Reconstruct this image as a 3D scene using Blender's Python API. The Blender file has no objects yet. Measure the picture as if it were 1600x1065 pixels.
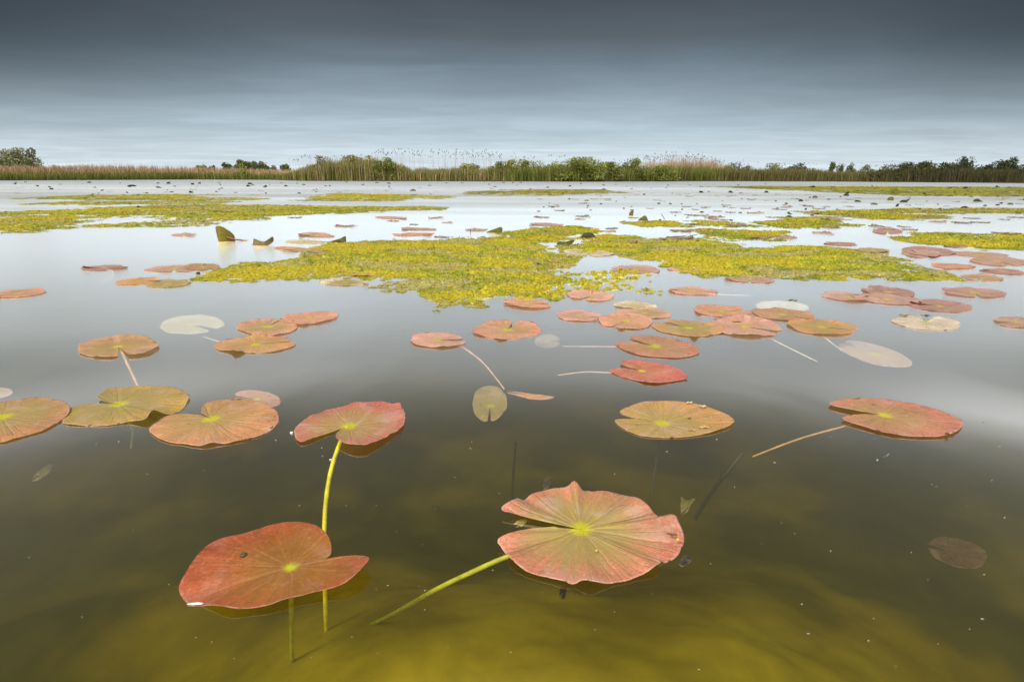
import bpy, math, random
import numpy as np
from mathutils import Vector, Matrix, Euler

S = bpy.context.scene
COL = S.collection
rnd = random.Random(7)
RS = np.random.RandomState(11)

# ------------------------------------------------------------------ camera
W0, H0 = 1600.0, 1065.0
LENS, PITCH, ROLL, CAMH = 20.0, 16.0, 0.2, 0.45
FPX = LENS / 36.0 * W0
cam = bpy.data.cameras.new("camera")
cam.lens = LENS
cam.sensor_width = 36.0
cam.clip_start = 0.02
cam.clip_end = 20000.0
camo = bpy.data.objects.new("camera", cam)
COL.objects.link(camo)
ROT = Euler((math.radians(90 - PITCH), 0, 0)).to_matrix() @ Matrix.Rotation(math.radians(ROLL), 3, 'Z')
CAMP = Vector((0, 0, CAMH))
camo.matrix_world = Matrix.Translation(CAMP) @ ROT.to_4x4()
S.camera = camo


def ray(px, py):
    return ROT @ Vector(((px - W0 / 2) / FPX, -(py - H0 / 2) / FPX, -1.0))


def at(px, py, z=0.0):
    """Point of the plane at height z that stands behind this pixel."""
    d = ray(px, py)
    return CAMP + d * ((z - CAMH) / d.z)


def rise(p, px, py):
    """Height over which a thing standing at p reaches up to row py."""
    d = ray(px, py)
    k = math.hypot(p.x, p.y) / math.hypot(d.x, d.y)
    return CAMH + d.z * k


# ------------------------------------------------------------------ node helper
class NT:
    def __init__(s, tree):
        s.t = tree
        s.n = tree.nodes
        s.l = tree.links

    def add(s, typ, **kw):
        n = s.n.new(typ)
        for k, v in kw.items():
            setattr(n, k, v)
        return n

    def put(s, sock, v):
        if hasattr(v, 'is_output'):
            s.l.new(v, sock)
        elif v is not None:
            if isinstance(v, (tuple, list)) and sock.type == 'RGBA' and len(v) == 3:
                v = (*v, 1)
            sock.default_value = v

    def m(s, op, a, b=None, c=None, clamp=False):
        n = s.add('ShaderNodeMath', operation=op, use_clamp=clamp)
        for i, v in enumerate((a, b, c)):
            if v is not None:
                s.put(n.inputs[i], v)
        return n.outputs[0]

    def vm(s, op, a, b=None):
        n = s.add('ShaderNodeVectorMath', operation=op)
        s.put(n.inputs[0], a)
        if b is not None:
            s.put(n.inputs[1], b)
        return n.outputs['Value'] if op in ('DOT_PRODUCT', 'LENGTH') else n.outputs[0]

    def mix(s, f, a, b, blend='MIX', clampf=True):
        n = s.add('ShaderNodeMix', data_type='RGBA', blend_type=blend)
        n.clamp_factor = clampf
        s.put(n.inputs[0], f)
        s.put(n.inputs[6], a)
        s.put(n.inputs[7], b)
        return n.outputs[2]

    def step(s, v, a, b, lo=0.0, hi=1.0, smooth=True):
        n = s.add('ShaderNodeMapRange', interpolation_type='SMOOTHSTEP' if smooth else 'LINEAR')
        s.put(n.inputs[0], v)
        for i, x in enumerate((a, b, lo, hi)):
            s.put(n.inputs[i + 1], x)
        return n.outputs[0]

    def noise(s, vec, scale, detail=4, rough=.55, dist=0.0, dim='3D'):
        n = s.add('ShaderNodeTexNoise', noise_dimensions=dim)
        s.put(n.inputs['Vector'], vec)
        n.inputs['Scale'].default_value = scale
        n.inputs['Detail'].default_value = detail
        n.inputs['Roughness'].default_value = rough
        n.inputs['Distortion'].default_value = dist
        return n.outputs['Fac']

    def ramp(s, f, stops, interp='LINEAR'):
        n = s.add('ShaderNodeValToRGB')
        n.color_ramp.interpolation = interp
        e = n.color_ramp.elements
        while len(e) < len(stops):
            e.new(0.5)
        for el, (p, c) in zip(e, sorted(stops, key=lambda q: q[0])):
            el.position = p
            el.color = (*c, 1)
        s.put(n.inputs[0], f)
        return n.outputs[0]

    def sep(s, v):
        n = s.add('ShaderNodeSeparateXYZ')
        s.put(n.inputs[0], v)
        return n.outputs

    def comb(s, x, y, z):
        n = s.add('ShaderNodeCombineXYZ')
        for i, v in enumerate((x, y, z)):
            s.put(n.inputs[i], v)
        return n.outputs[0]


# ------------------------------------------------------------------ world, sun, exposure
SUN_EL, SUN_ROT = math.radians(48), math.radians(218)
w = bpy.data.worlds.new("World")
S.world = w
w.use_nodes = True
w.node_tree.nodes.clear()
N = NT(w.node_tree)
tc = N.add('ShaderNodeTexCoord').outputs['Generated']
dx, dy, dz = N.sep(tc)
sky = N.add('ShaderNodeTexSky', sky_type='NISHITA')
sky.sun_disc = False
sky.sun_elevation = SUN_EL
sky.sun_rotation = SUN_ROT
sky.air_density = 1.2
sky.dust_density = 3.0
nishita = N.vm('SCALE', sky.outputs[0])
nishita.node.inputs['Scale'].default_value = 0.10
zz = N.m('MAXIMUM', dz, 0.0)
den = N.m('ADD', zz, 0.045)
cp = N.comb(N.m('DIVIDE', dx, den), N.m('DIVIDE', dy, den), 0.0)
cps = N.vm('MULTIPLY', cp, (0.16, 0.62, 1.0))
n1 = N.noise(cps, 1.0, 7, .55, .4)
n2 = N.noise(N.vm('MULTIPLY', cp, (0.5, 1.0, 1.0)), .7, 5, .6, .2)
n3 = N.noise(N.vm('MULTIPLY', N.vm('ADD', cp, (4.3, 1.7, 0)), (.22, .9, 1.0)), 1.0, 5, .6, .6)
n4 = N.noise(N.vm('MULTIPLY', cp, (.55, .8, 1.0)), 1.3, 6, .6, .8)
# grey cloud deck by elevation, with unseen bright band and zenith added as light
zw = N.m('ADD', dz, N.m('MULTIPLY', N.m('SUBTRACT', n2, .5), N.m('MULTIPLY', dz, .16)))
deck = N.ramp(zw, [
    (0.00, (.76, .85, .90)), (.035, (.67, .775, .85)), (.078, (.475, .595, .68)), (.13, (.270, .345, .41)),
    (.172, (.153, .203, .246)), (.207, (.100, .122, .143)), (.258, (.058, .069, .081)),
    (.268, (.40, .41, .42)), (.288, (.86, .87, .89)), (.310, (.42, .42, .43)), (.345, (.14, .14, .145)), (.41, (.075, .075, .075)), (.72, (.075, .075, .075)), (.82, (.9, .9, .9)), (1.0, (1.5, 1.47, 1.42))])
streak = N.m('MULTIPLY', N.step(n1, .30, .74, .95, 1.06), N.step(n3, .54, .70, 1.0, 1.14))
deck = N.vm('MULTIPLY', deck, N.comb(streak, streak, streak))
lump = N.m('ADD', 1.0, N.m('MULTIPLY', N.m('SUBTRACT', N.step(n4, .30, .70), .5), N.step(dz, .262, .30, .13, .42)))
deck = N.vm('MULTIPLY', deck, N.comb(lump, lump, lump))
# vignette put into the sky colour, darker to the left and right
az = N.m('ABSOLUTE', N.m('ARCTAN2', dx, dy))
side = N.m('MULTIPLY', N.step(az, .22, .78), N.step(dz, .0, .20))
deck = N.mix(N.m('MULTIPLY', side, N.step(dz, .285, .262, 0.0, .85)), deck, (.018, .025, .031))
# unseen bright sky added behind the camera to light the leaves
back = N.step(dy, .10, -.40)
deck = N.mix(back, deck, (1.45, 1.39, 1.28))
final = N.mix(.93, nishita, deck)
bg = N.add('ShaderNodeBackground')
N.put(bg.inputs[0], final)
bg.inputs[1].default_value = 1.0
out = N.add('ShaderNodeOutputWorld')
N.l.new(bg.outputs[0], out.inputs[0])

sun = bpy.data.lights.new("sun", 'SUN')
sun.energy = 2.2
sun.angle = math.radians(12)
sun.color = (1.0, .95, .86)
suno = bpy.data.objects.new("sun", sun)
COL.objects.link(suno)
sd = Vector((math.sin(SUN_ROT) * math.cos(SUN_EL), math.cos(SUN_ROT) * math.cos(SUN_EL), math.sin(SUN_EL)))
suno.rotation_euler = sd.to_track_quat('Z', 'Y').to_euler()
suno.location = sd * 50

S.view_settings.view_transform = 'Standard'
S.view_settings.look = 'None'
S.view_settings.exposure = 0.0
S.view_settings.gamma = 1.0
S.render.engine = 'CYCLES'
S.cycles.use_denoising = True
S.cycles.max_bounces = 8
S.cycles.transparent_max_bounces = 24
S.cycles.volume_bounces = 1
S.cycles.caustics_reflective = False
S.cycles.caustics_refractive = False


# ------------------------------------------------------------------ helpers
def vnoise(x, y, seed=0):
    """Smooth 2-D value noise in 0..1 for numpy arrays."""
    x = np.asarray(x, float)
    y = np.asarray(y, float)
    xi = np.floor(x).astype(np.int64)
    yi = np.floor(y).astype(np.int64)
    fx = x - xi
    fy = y - yi
    fx = fx * fx * (3 - 2 * fx)
    fy = fy * fy * (3 - 2 * fy)

    def h(a, b):
        n = (a * 374761393 + b * 668265263 + seed * 974634777) & 0x7fffffff
        n = ((n ^ (n >> 13)) * 1274126177) & 0x7fffffff
        return ((n ^ (n >> 16)) & 0xffff) / 65535.0
    return (h(xi, yi) * (1 - fx) + h(xi + 1, yi) * fx) * (1 - fy) + (h(xi, yi + 1) * (1 - fx) + h(xi + 1, yi + 1) * fx) * fy


def fbm(x, y, seed=0, o=4):
    a, s, t = .5, 0, 0
    for i in range(o):
        s = s + a * vnoise(x * 2 ** i, y * 2 ** i, seed + i)
        t += a
        a *= .5
    return s / t


def link(name, me, mat=None, parent=None):
    o = bpy.data.objects.new(name, me)
    COL.objects.link(o)
    if mat:
        me.materials.append(mat)
    if parent:
        o.parent = parent
    return o


def raw_mesh(name, co, faces=None, quads=None, col=None, smooth=False):
    """Mesh from numpy arrays; quads is an (n,4) or (n,3) index array."""
    me = bpy.data.meshes.new(name)
    if quads is not None:
        q = np.asarray(quads, np.int32)
        k = q.shape[1]
        me.vertices.add(len(co))
        me.vertices.foreach_set('co', np.asarray(co, np.float32).ravel())
        me.loops.add(q.size)
        me.loops.foreach_set('vertex_index', q.ravel())
        me.polygons.add(len(q))
        me.polygons.foreach_set('loop_start', np.arange(0, q.size, k, dtype=np.int32))
        me.update(calc_edges=True)
    else:
        me.from_pydata([tuple(c) for c in co], [], faces)
    if col is not None:
        a = me.color_attributes.new('col', 'FLOAT_COLOR', 'POINT')
        c = np.ones((len(co), 4), np.float32)
        c[:, :3] = col
        a.data.foreach_set('color', c.ravel())
    if smooth:
        me.polygons.foreach_set('use_smooth', np.ones(len(me.polygons), bool))
    me.update()
    return me


def tag(o, label=None, cat=None, group=None, kind=None):
    if label:
        o['label'] = label
    if cat:
        o['category'] = cat
    if group:
        o['group'] = group
    if kind:
        o['kind'] = kind
    return o


def empty(name, loc):
    o = bpy.data.objects.new(name, None)
    o.empty_display_size = .02
    o.location = loc
    COL.objects.link(o)
    return o


def new_mat(name):
    m = bpy.data.materials.new(name)
    m.use_nodes = True
    m.node_tree.nodes.clear()
    n = NT(m.node_tree)
    o = n.add('ShaderNodeOutputMaterial')
    return m, n, o


def col_mat(name, rough=.6, trans=0.0, var=.25, scale=40, spec=.3):
    """Material coloured by the mesh's own 'col' attribute with a little noise."""
    m, n, o = new_mat(name)
    a = n.add('ShaderNodeAttribute', attribute_name='col').outputs['Color']
    g = n.add('ShaderNodeNewGeometry').outputs['Position']
    v = n.step(n.noise(g, scale, 4), .25, .75, 1 - var, 1 + var)
    c = n.vm('MULTIPLY', a, n.comb(v, v, v))
    b = n.add('ShaderNodeBsdfPrincipled')
    n.put(b.inputs['Base Color'], c)
    b.inputs['Roughness'].default_value = rough
    b.inputs['Specular IOR Level'].default_value = spec
    if trans > 0:
        t = n.add('ShaderNodeBsdfTranslucent')
        n.put(t.inputs[0], c)
        mx = n.add('ShaderNodeMixShader')
        mx.inputs[0].default_value = trans
        n.l.new(b.outputs[0], mx.inputs[1])
        n.l.new(t.outputs[0], mx.inputs[2])
        n.l.new(mx.outputs[0], o.inputs[0])
    else:
        n.l.new(b.outputs[0], o.inputs[0])
    return m


# ------------------------------------------------------------------ materials
def make_pad_mat(nm, rug):
    m, n, o = new_mat(nm)
    oi = n.add('ShaderNodeObjectInfo')
    base = oi.outputs['Color']
    green_amt = oi.outputs['Alpha']
    rndv = oi.outputs['Random']
    uv = n.add('ShaderNodeUVMap', uv_map='polar').outputs[0]
    u, v, _ = n.sep(uv)
    t = n.add('ShaderNodeAttribute', attribute_name='rim').outputs['Fac']
    tco = n.add('ShaderNodeTexCoord').outputs['Object']
    p = n.vm('ADD', tco, n.comb(n.m('MULTIPLY', rndv, 37.0), n.m('MULTIPLY', rndv, 11.0), 0.0))
    nb = n.noise(p, 14, 5, .6, .3)
    nf = n.noise(p, 75, 5, .65)
    ns = n.noise(p, 260, 3, .6)
    # radial grain: noise drawn out along the veins
    ang = n.m('MULTIPLY', u, 6.28318)
    gr = n.noise(n.comb(n.m('MULTIPLY', n.m('COSINE', ang), 9.0), n.m('MULTIPLY', n.m('SINE', ang), 9.0), n.m('ADD', n.m('MULTIPLY', v, 1.6), n.m('MULTIPLY', rndv, 50))), 1.0, 6, .65, .1)
    # veins
    uu = n.m('ADD', u, n.m('MULTIPLY', n.m('SUBTRACT', nb, .5), .035))

    def vein(k, wd, lo):
        d = n.m('ABSOLUTE', n.m('SUBTRACT', n.m('FRACT', n.m('MULTIPLY', uu, float(k))), .5))
        d = n.m('MULTIPLY', d, n.m('MULTIPLY', v, 6.28 / k))
        return n.m('MULTIPLY', n.step(d, wd, wd * .2), n.step(v, lo, lo + .15))
    v1 = vein(13, .022, .04)
    v2 = n.m('MULTIPLY', vein(26, .015, .5), .7)
    vv = n.m('MAXIMUM', v1, v2)
    k = n.m('MULTIPLY', n.step(n.m('ADD', n.m('MULTIPLY', nb, .6), n.m('MULTIPLY', gr, .5)), .3, .8, .62, 1.34), n.step(ns, .3, .7, .80, 1.2))
    k = n.m('MULTIPLY', k, 1.22)
    c = n.vm('MULTIPLY', base, n.comb(k, k, k))
    # brown-orange blotches
    c = n.mix(n.m('MULTIPLY', n.step(n.m('ADD', n.m('MULTIPLY', nf, .6), n.m('MULTIPLY', gr, .4)), .50, .66), .42 * rug), c, (.46, .20, .055))
    # olive towards the stalk
    gf = n.m('ADD', v, n.m('MULTIPLY', n.m('SUBTRACT', gr, .5), 1.1))
    gf = n.m('MULTIPLY', n.step(gf, 1.12, .32), green_amt)
    c = n.mix(gf, c, (.40, .30, .095) if rug > .5 else (.27, .155, .022))
    c = n.mix(n.m('MULTIPLY', n.m('MULTIPLY', vv, n.step(nb, .35, .65)), .15 * rug), c, (.58, .42, .20))
    # yellow rays from the stalk
    c = n.mix(n.m('MULTIPLY', n.m('MULTIPLY', n.m('MULTIPLY', n.step(gr, .50, .66), n.step(v, .75, .15)), green_amt), .75 * rug), c, (.60, .46, .045))
    # pale flecks
    c = n.mix(n.m('MULTIPLY', n.step(n.m('ADD', n.m('MULTIPLY', ns, .6), n.m('MULTIPLY', nf, .4)), .56, .66), .42 * rug), c, (.62, .46, .32))
    # old brown spots
    c = n.mix(n.m('MULTIPLY', n.step(n.noise(p, 33, 3, .5), .70, .76), .7), c, (.10, .055, .02))
    # pale sheen put into the colour as broad greyish patches
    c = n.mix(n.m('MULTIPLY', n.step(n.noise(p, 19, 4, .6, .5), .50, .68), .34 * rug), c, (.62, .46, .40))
    # rim
    c = n.mix(n.m('MULTIPLY', n.m('MULTIPLY', n.step(t, .965, .992), n.step(nf, .38, .60)), .62 * rug), c, (.70, .42, .36))
    # decayed dark nicks along the edge
    c = n.mix(n.m('MULTIPLY', n.m('MULTIPLY', n.step(t, .90, .97), n.step(n.noise(p, 44, 2, .5), .63, .68)), .85 * rug), c, (.045, .028, .015))
    # lime stalk scar
    sp = n.step(n.m('ADD', v, n.m('ADD', n.m('MULTIPLY', n.m('SUBTRACT', nf, .5), .14), n.m('MULTIPLY', n.m('SUBTRACT', gr, .5), .16))), n.step(rndv, 0, 1, .15 * (.3 + .7 * rug), .22 * (.3 + .7 * rug)), .045 * rug)
    sp = n.m('MULTIPLY', sp, n.step(green_amt, 0.0, .08))
    c = n.mix(sp, c, n.mix(rndv, (.76, .62, .015), (.56, .60, .02)))
    b = n.add('ShaderNodeBsdfPrincipled')
    n.put(b.inputs['Base Color'], c)
    n.put(b.inputs['Roughness'], n.step(nf, .3, .7, .24, .5))
    b.inputs['Specular IOR Level'].default_value = .6
    bp = n.add('ShaderNodeBump')
    bp.inputs['Strength'].default_value = .8 * rug
    bp.inputs['Distance'].default_value = .0026
    hh = n.m('ADD', n.m('MULTIPLY', gr, .9), n.m('ADD', n.m('MULTIPLY', nf, .45), n.m('MULTIPLY', vv, -.35)))
    n.put(bp.inputs['Height'], hh)
    n.put(b.inputs['Normal'], bp.outputs[0])
    tr = n.add('ShaderNodeBsdfTranslucent')
    n.put(tr.inputs[0], c)
    mx = n.add('ShaderNodeMixShader')
    mx.inputs[0].default_value = .12
    n.l.new(b.outputs[0], mx.inputs[1])
    n.l.new(tr.outputs[0], mx.inputs[2])
    n.l.new(mx.outputs[0], o.inputs[0])
    return m


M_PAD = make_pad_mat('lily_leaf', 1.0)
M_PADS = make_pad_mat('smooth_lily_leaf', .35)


def make_stem_mat():
    m, n, o = new_mat('lily_stalk')
    base = n.add('ShaderNodeObjectInfo').outputs['Color']
    p = n.add('ShaderNodeTexCoord').outputs['Object']
    k = n.step(n.noise(p, 60, 4), .3, .7, .75, 1.2)
    b = n.add('ShaderNodeBsdfPrincipled')
    c = n.vm('MULTIPLY', base, n.comb(k, k, k))
    c = n.mix(n.m('MULTIPLY', n.step(n.noise(p, 140, 2), .68, .74), .6), c, (.08, .06, .01))
    n.put(b.inputs['Base Color'], c)
    b.inputs['Roughness'].default_value = .45
    n.l.new(b.outputs[0], o.inputs[0])
    return m


M_STEM = make_stem_mat()
M_MAT = col_mat('floating_weed', .55, .18, .28, 90, .25)
M_REED = col_mat('reed_blades', .7, .2, .15, 3, .2)
M_LEAF = col_mat('bush_foliage', .6, .22, .15, 3, .2)
M_BARK = col_mat('bark', .9, 0, .3, 12, .1)
M_SMALL = col_mat('small_bits', .6, 0, .3, 300, .3)


# ------------------------------------------------------------------ water and lake bed
def make_water_mat():
    m, n, o = new_mat('lake_water')
    g = n.add('ShaderNodeNewGeometry')
    pos = g.outputs['Position']
    px, py, pz = n.sep(pos)
    r = n.m('SQRT', n.m('ADD', n.m('MULTIPLY', px, px), n.m('MULTIPLY', py, py)))
    wind = n.step(py, 9.0, 40.0)
    calm = n.noise(n.vm('MULTIPLY', pos, (1.2, .9, 1)), 1.6, 2, .5, .6)
    rip = n.noise(n.vm('MULTIPLY', pos, (2.2, 7.0, 1)), 1.0, 4, .55, .3)
    h = n.m('ADD', n.m('MULTIPLY', calm, .0022), n.m('MULTIPLY', n.m('MULTIPLY', rip, wind), .03))
    bp = n.add('ShaderNodeBump')
    bp.inputs['Strength'].default_value = 1.0
    bp.inputs['Distance'].default_value = 1.0
    n.put(bp.inputs['Height'], h)
    nor = bp.outputs[0]
    cs = n.m('ABSOLUTE', n.vm('DOT_PRODUCT', nor, g.outputs['Incoming']))
    k = n.m('POWER', n.m('SUBTRACT', 1.0, cs, clamp=True), 4.0)
    fr = n.m('ADD', .010, n.m('MULTIPLY', k, .99), clamp=True)
    fac = n.m('MULTIPLY', n.m('SUBTRACT', 1.0, n.m('POWER', 2.71828, n.m('MULTIPLY', fr, -2.0))), .5)
    gl = n.add('ShaderNodeBsdfGlossy')
    refl_streak = n.noise(n.vm('MULTIPLY', pos, (.10, .55, 1)), 1.0, 5, .6, .3)
    refl_streak = n.m('ADD', 1.0, n.m('MULTIPLY', n.m('SUBTRACT', n.step(refl_streak, .32, .68), .6), n.step(py, 3.0, 14.0, 0.0, .34)))  # streaks of weaker reflection put into the gloss colour
    refl_gain = n.m('MULTIPLY', n.m('MULTIPLY', n.step(py, 3.2, 16.0, 1.0, .66), n.step(py, 16.0, 50.0, 1.0, .74)), n.m('MULTIPLY', refl_streak, WGAIN))  # reflection dimmed with distance through the gloss colour
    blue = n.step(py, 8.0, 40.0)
    n.put(gl.inputs['Color'], n.comb(n.m('MULTIPLY', refl_gain, n.m('SUBTRACT', 1.0, n.m('MULTIPLY', blue, .07))), refl_gain, n.m('MULTIPLY', refl_gain, n.m('ADD', 1.0, n.m('MULTIPLY', blue, .10)))))  # far reflection tinted bluish in the gloss colour
    n.put(gl.inputs['Roughness'], n.m('ADD', n.step(py, .78, 1.75, .095, .275), n.step(py, 7.0, 28.0, 0.0, .17)))
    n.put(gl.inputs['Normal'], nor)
    tr = n.add('ShaderNodeBsdfTransparent')
    mx = n.add('ShaderNodeMixShader')
    n.put(mx.inputs[0], fac)
    n.l.new(tr.outputs[0], mx.inputs[1])
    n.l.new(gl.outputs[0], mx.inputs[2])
    n.l.new(mx.outputs[0], o.inputs['Surface'])
    vs = n.add('ShaderNodeVolumeScatter')
    vs.inputs['Color'].default_value = (.56, .55, .08, 1)
    vs.inputs['Density'].default_value = .27
    va = n.add('ShaderNodeVolumeAbsorption')
    va.inputs['Color'].default_value = (.47, .42, .0, 1)
    va.inputs['Density'].default_value = 1.55
    ad = n.add('ShaderNodeAddShader')
    n.l.new(vs.outputs[0], ad.inputs[0])
    n.l.new(va.outputs[0], ad.inputs[1])
    n.l.new(ad.outputs[0], o.inputs['Volume'])
    return m


WGAIN = 4.9  # reflection brightness raised in the gloss colour beyond what the sky gives
x0, x1, y0, y1, zb = -140.0, 140.0, -25.0, 130.0, -2.2
co = [(x0, y0, 0), (x1, y0, 0), (x1, y1, 0), (x0, y1, 0), (x0, y0, zb), (x1, y0, zb), (x1, y1, zb), (x0, y1, zb)]
fc = [(0, 1, 2, 3), (7, 6, 5, 4), (4, 5, 1, 0), (5, 6, 2, 1), (6, 7, 3, 2), (7, 4, 0, 3)]
water = link('water', raw_mesh('water', co, fc), make_water_mat())
tag(water, kind='structure')


def bed_z(x, y):
    """Depth of the muddy bed: deep, with one weedy hump close to the camera."""
    r = np.hypot(x, y)
    base = -.50 - .16 * np.clip((r - 1.2) / 3, 0, 1) + .16 * (fbm(x * 1.5 + 2, y * 1.5, 3) - .5) + .03 * (fbm(x * 6, y * 6, 9) - .5)
    wob = .05 * np.sin(x * 4.1 + .9) + .08 * (fbm(x * 2.6 + 4, y * 2.6, 13) - .5)
    q = np.clip((y + wob - .48) / 1.0, 0, 1)
    k = 1 - q * q * (3 - 2 * q)
    side = np.exp(-np.abs((x - .10) / .66) ** 2.6)
    bump = .012 * (fbm(x * 9, y * 9, 5) - .5) + .010 * (fbm(x * 40, y * 40, 6) - .5)
    return base + k * side * (.35 + bump)


def grid_mesh(name, xs, ys, zf):
    X, Y = np.meshgrid(xs, ys)
    Z = zf(X, Y)
    co = np.stack([X, Y, Z], -1).reshape(-1, 3)
    nx, ny = len(xs), len(ys)
    i = np.arange(nx * ny).reshape(ny, nx)
    q = np.stack([i[:-1, :-1], i[:-1, 1:], i[1:, 1:], i[1:, :-1]], -1).reshape(-1, 4)
    return raw_mesh(name, co, quads=q, smooth=True)


def make_bed_mat():
    m, n, o = new_mat('lake_bed_mud')
    pos = n.add('ShaderNodeNewGeometry').outputs['Position']
    _, _, z = n.sep(pos)
    a = n.noise(pos, 7, 5, .55, .5)
    f = n.noise(pos, 60, 4, .6)
    big = n.noise(n.vm('ADD', pos, (3.1, 7.7, 0)), 2.3, 3, .5, .3)
    weed = n.mix(n.step(a, .3, .7), (.25, .195, .008), (.34, .27, .011))
    weed = n.mix(n.m('MULTIPLY', n.step(f, .35, .75), .35), weed, (.20, .17, .010))
    mud = n.mix(n.step(a, .3, .7), (.052, .050, .012), (.095, .090, .020))
    cover = n.m('ADD', n.step(z, -.50, -.20), n.m('MULTIPLY', n.step(big, .44, .64), .78), clamp=True)
    c = n.mix(cover, mud, weed)
    b = n.add('ShaderNodeBsdfPrincipled')
    n.put(b.inputs['Base Color'], c)
    b.inputs['Roughness'].default_value = 1
    b.inputs['Specular IOR Level'].default_value = 0
    n.l.new(b.outputs[0], o.inputs[0])
    return m


ax = np.concatenate([-np.geomspace(138, 1.6, 40), np.linspace(-1.5, 1.5, 230), np.geomspace(1.6, 138, 40)])
ay = np.concatenate([-np.geomspace(24, .3, 20), np.linspace(-.2, 2.2, 190), np.geomspace(2.25, 129, 60)])
bed = link('lake_bed', grid_mesh('lake_bed', ax, ay, bed_z), make_bed_mat())
tag(bed, kind='structure')


# ------------------------------------------------------------------ lily pads
def catmull(P, n):
    """Resample an open polyline of 3-D points to n points along a smooth curve."""
    P = np.asarray(P, float)
    E = np.vstack([2 * P[0] - P[1], P, 2 * P[-1] - P[-2]])
    res = []
    for i in range(1, len(E) - 2):
        t = np.linspace(0, 1, 9, endpoint=False)[:, None]
        a, b, c, d = E[i - 1], E[i], E[i + 1], E[i + 2]
        res.append(.5 * (2 * b + (c - a) * t + (2 * a - 5 * b + 4 * c - d) * t ** 2 + (3 * b - a - 3 * c + d) * t ** 3))
    R = np.vstack(res + [P[-1:]])
    L = np.r_[0, np.cumsum(np.linalg.norm(np.diff(R, axis=0), axis=1))]
    s = np.linspace(0, L[-1], n)
    return np.stack([np.interp(s, L, R[:, k]) for k in range(3)], 1)


RINGS = np.array([.0, .04, .08, .13, .19, .26, .34, .42, .50, .58, .66, .74, .81, .87, .92, .955, .98, 1.0])
RINGS_FAR = np.array([.0, .1, .3, .55, .8, .94, 1.0])


def blade_mesh(C, O, seed, amp, rings=RINGS, jag=.006, floor=.0015, folds=None, curl=.0):
    """Leaf blade as a fan of rings from the stalk C out to the outline O (local to C in x and y)."""
    n = len(O)
    rel = O - C
    R = np.linalg.norm(rel[:, :2], axis=1)
    Rm = np.percentile(R, 70)
    th = np.unwrap(np.arctan2(rel[:, 1], rel[:, 0]))
    sgn = 1
    if jag:
        j = 1 + jag * (2 * vnoise(th * 14 + 50, np.full(n, seed * 1.7), seed) - 1) + jag * .9 * (2 * vnoise(th * 37 + 90, np.full(n, seed + .4), seed + 3) - 1)
        rel = rel * np.stack([j, j, np.ones(n)], 1)
        R = R * j
    rings = np.asarray(rings)
    T = rings[:, None]
    XY = rel[None, :, :2] * T[..., None]
    z0 = C[2]
    fold = (2 * fbm(th[None] * 1.1 + 20 + 0 * T, T * 1.2 + seed * 3.1, seed, 3) - 1) + .45 * (2 * vnoise(th[None] * 5.5 + 33 + 0 * T, T * .8 + seed, seed + 8) - 1)
    Z = z0 + rel[None, :, 2] * T ** 2.6 + amp * fold * T ** 1.4 + curl * Rm * T ** 4 * np.clip(2 * vnoise(th[None] * 1.6 + 7 + 0 * T, 0 * T + seed * 2.3, seed + 21) - .9, 0, 1)
    Z += -.0008 * np.exp(-(T / .12) ** 2)
    for fa, fh, fw in folds or []:
        da = (th - fa + math.pi) % (2 * math.pi) - math.pi
        Z += fh * np.exp(-(da / fw) ** 2)[None] * T ** 1.25
    if floor is not None:
        Z = np.maximum(Z, floor + 0 * Z)
    V = np.concatenate([XY, Z[..., None]], -1)
    low = V[-1:].copy()
    low[..., :2] *= .995
    low[..., 2] -= .0011
    V = np.concatenate([V, low], 0)
    m = len(rings) + 1
    i = np.arange(m * n).reshape(m, n)
    q = np.stack([i[:-1, :-1], i[1:, :-1], i[1:, 1:], i[:-1, 1:]], -1).reshape(-1, 4)
    if th[-1] < th[0]:
        q = q[:, ::-1]
    co = V.reshape(-1, 3)
    me = raw_mesh('leaf_blade', co, quads=q, smooth=True)
    rim = np.r_[np.repeat(rings, n), np.full(n, 1.02)].astype(np.float32)
    a = me.attributes.new('rim', 'FLOAT', 'POINT')
    a.data.foreach_set('value', rim)
    rr = np.linalg.norm(co[:, :2], axis=1) / Rm
    uu = np.tile(th, m) / (2 * math.pi)
    uvl = me.uv_layers.new(name='polar')
    idx = q.ravel()
    uvl.data.foreach_set('uv', np.stack([uu[idx], rr[idx]], 1).astype(np.float32).ravel())
    return me


def tube(name, pts, r0, r1, parent=None, mat=None, sides=8, n=28, color=None):
    P = catmull([tuple(p) for p in pts], n)
    T = np.gradient(P, axis=0)
    T /= np.linalg.norm(T, axis=1)[:, None] + 1e-9
    A = np.cross(T, [0.13, .2, 1.0])
    A /= np.linalg.norm(A, axis=1)[:, None] + 1e-9
    B = np.cross(T, A)
    rr = np.linspace(r0, r1, n)[:, None, None]
    an = np.linspace(0, 2 * math.pi, sides, endpoint=False)
    V = P[:, None] + rr * (np.cos(an)[None, :, None] * A[:, None] + np.sin(an)[None, :, None] * B[:, None])
    i = np.arange(n * sides).reshape(n, sides)
    j = np.roll(i, -1, 1)
    q = np.stack([i[:-1], j[:-1], j[1:], i[1:]], -1).reshape(-1, 4)
    me = raw_mesh(name, V.reshape(-1, 3), quads=q, smooth=True, col=None)
    o = link(name, me, mat or M_STEM, parent)
    if color:
        o.color = (*color, 1)
    return o


PADS = {}
seedc = [0]


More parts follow.
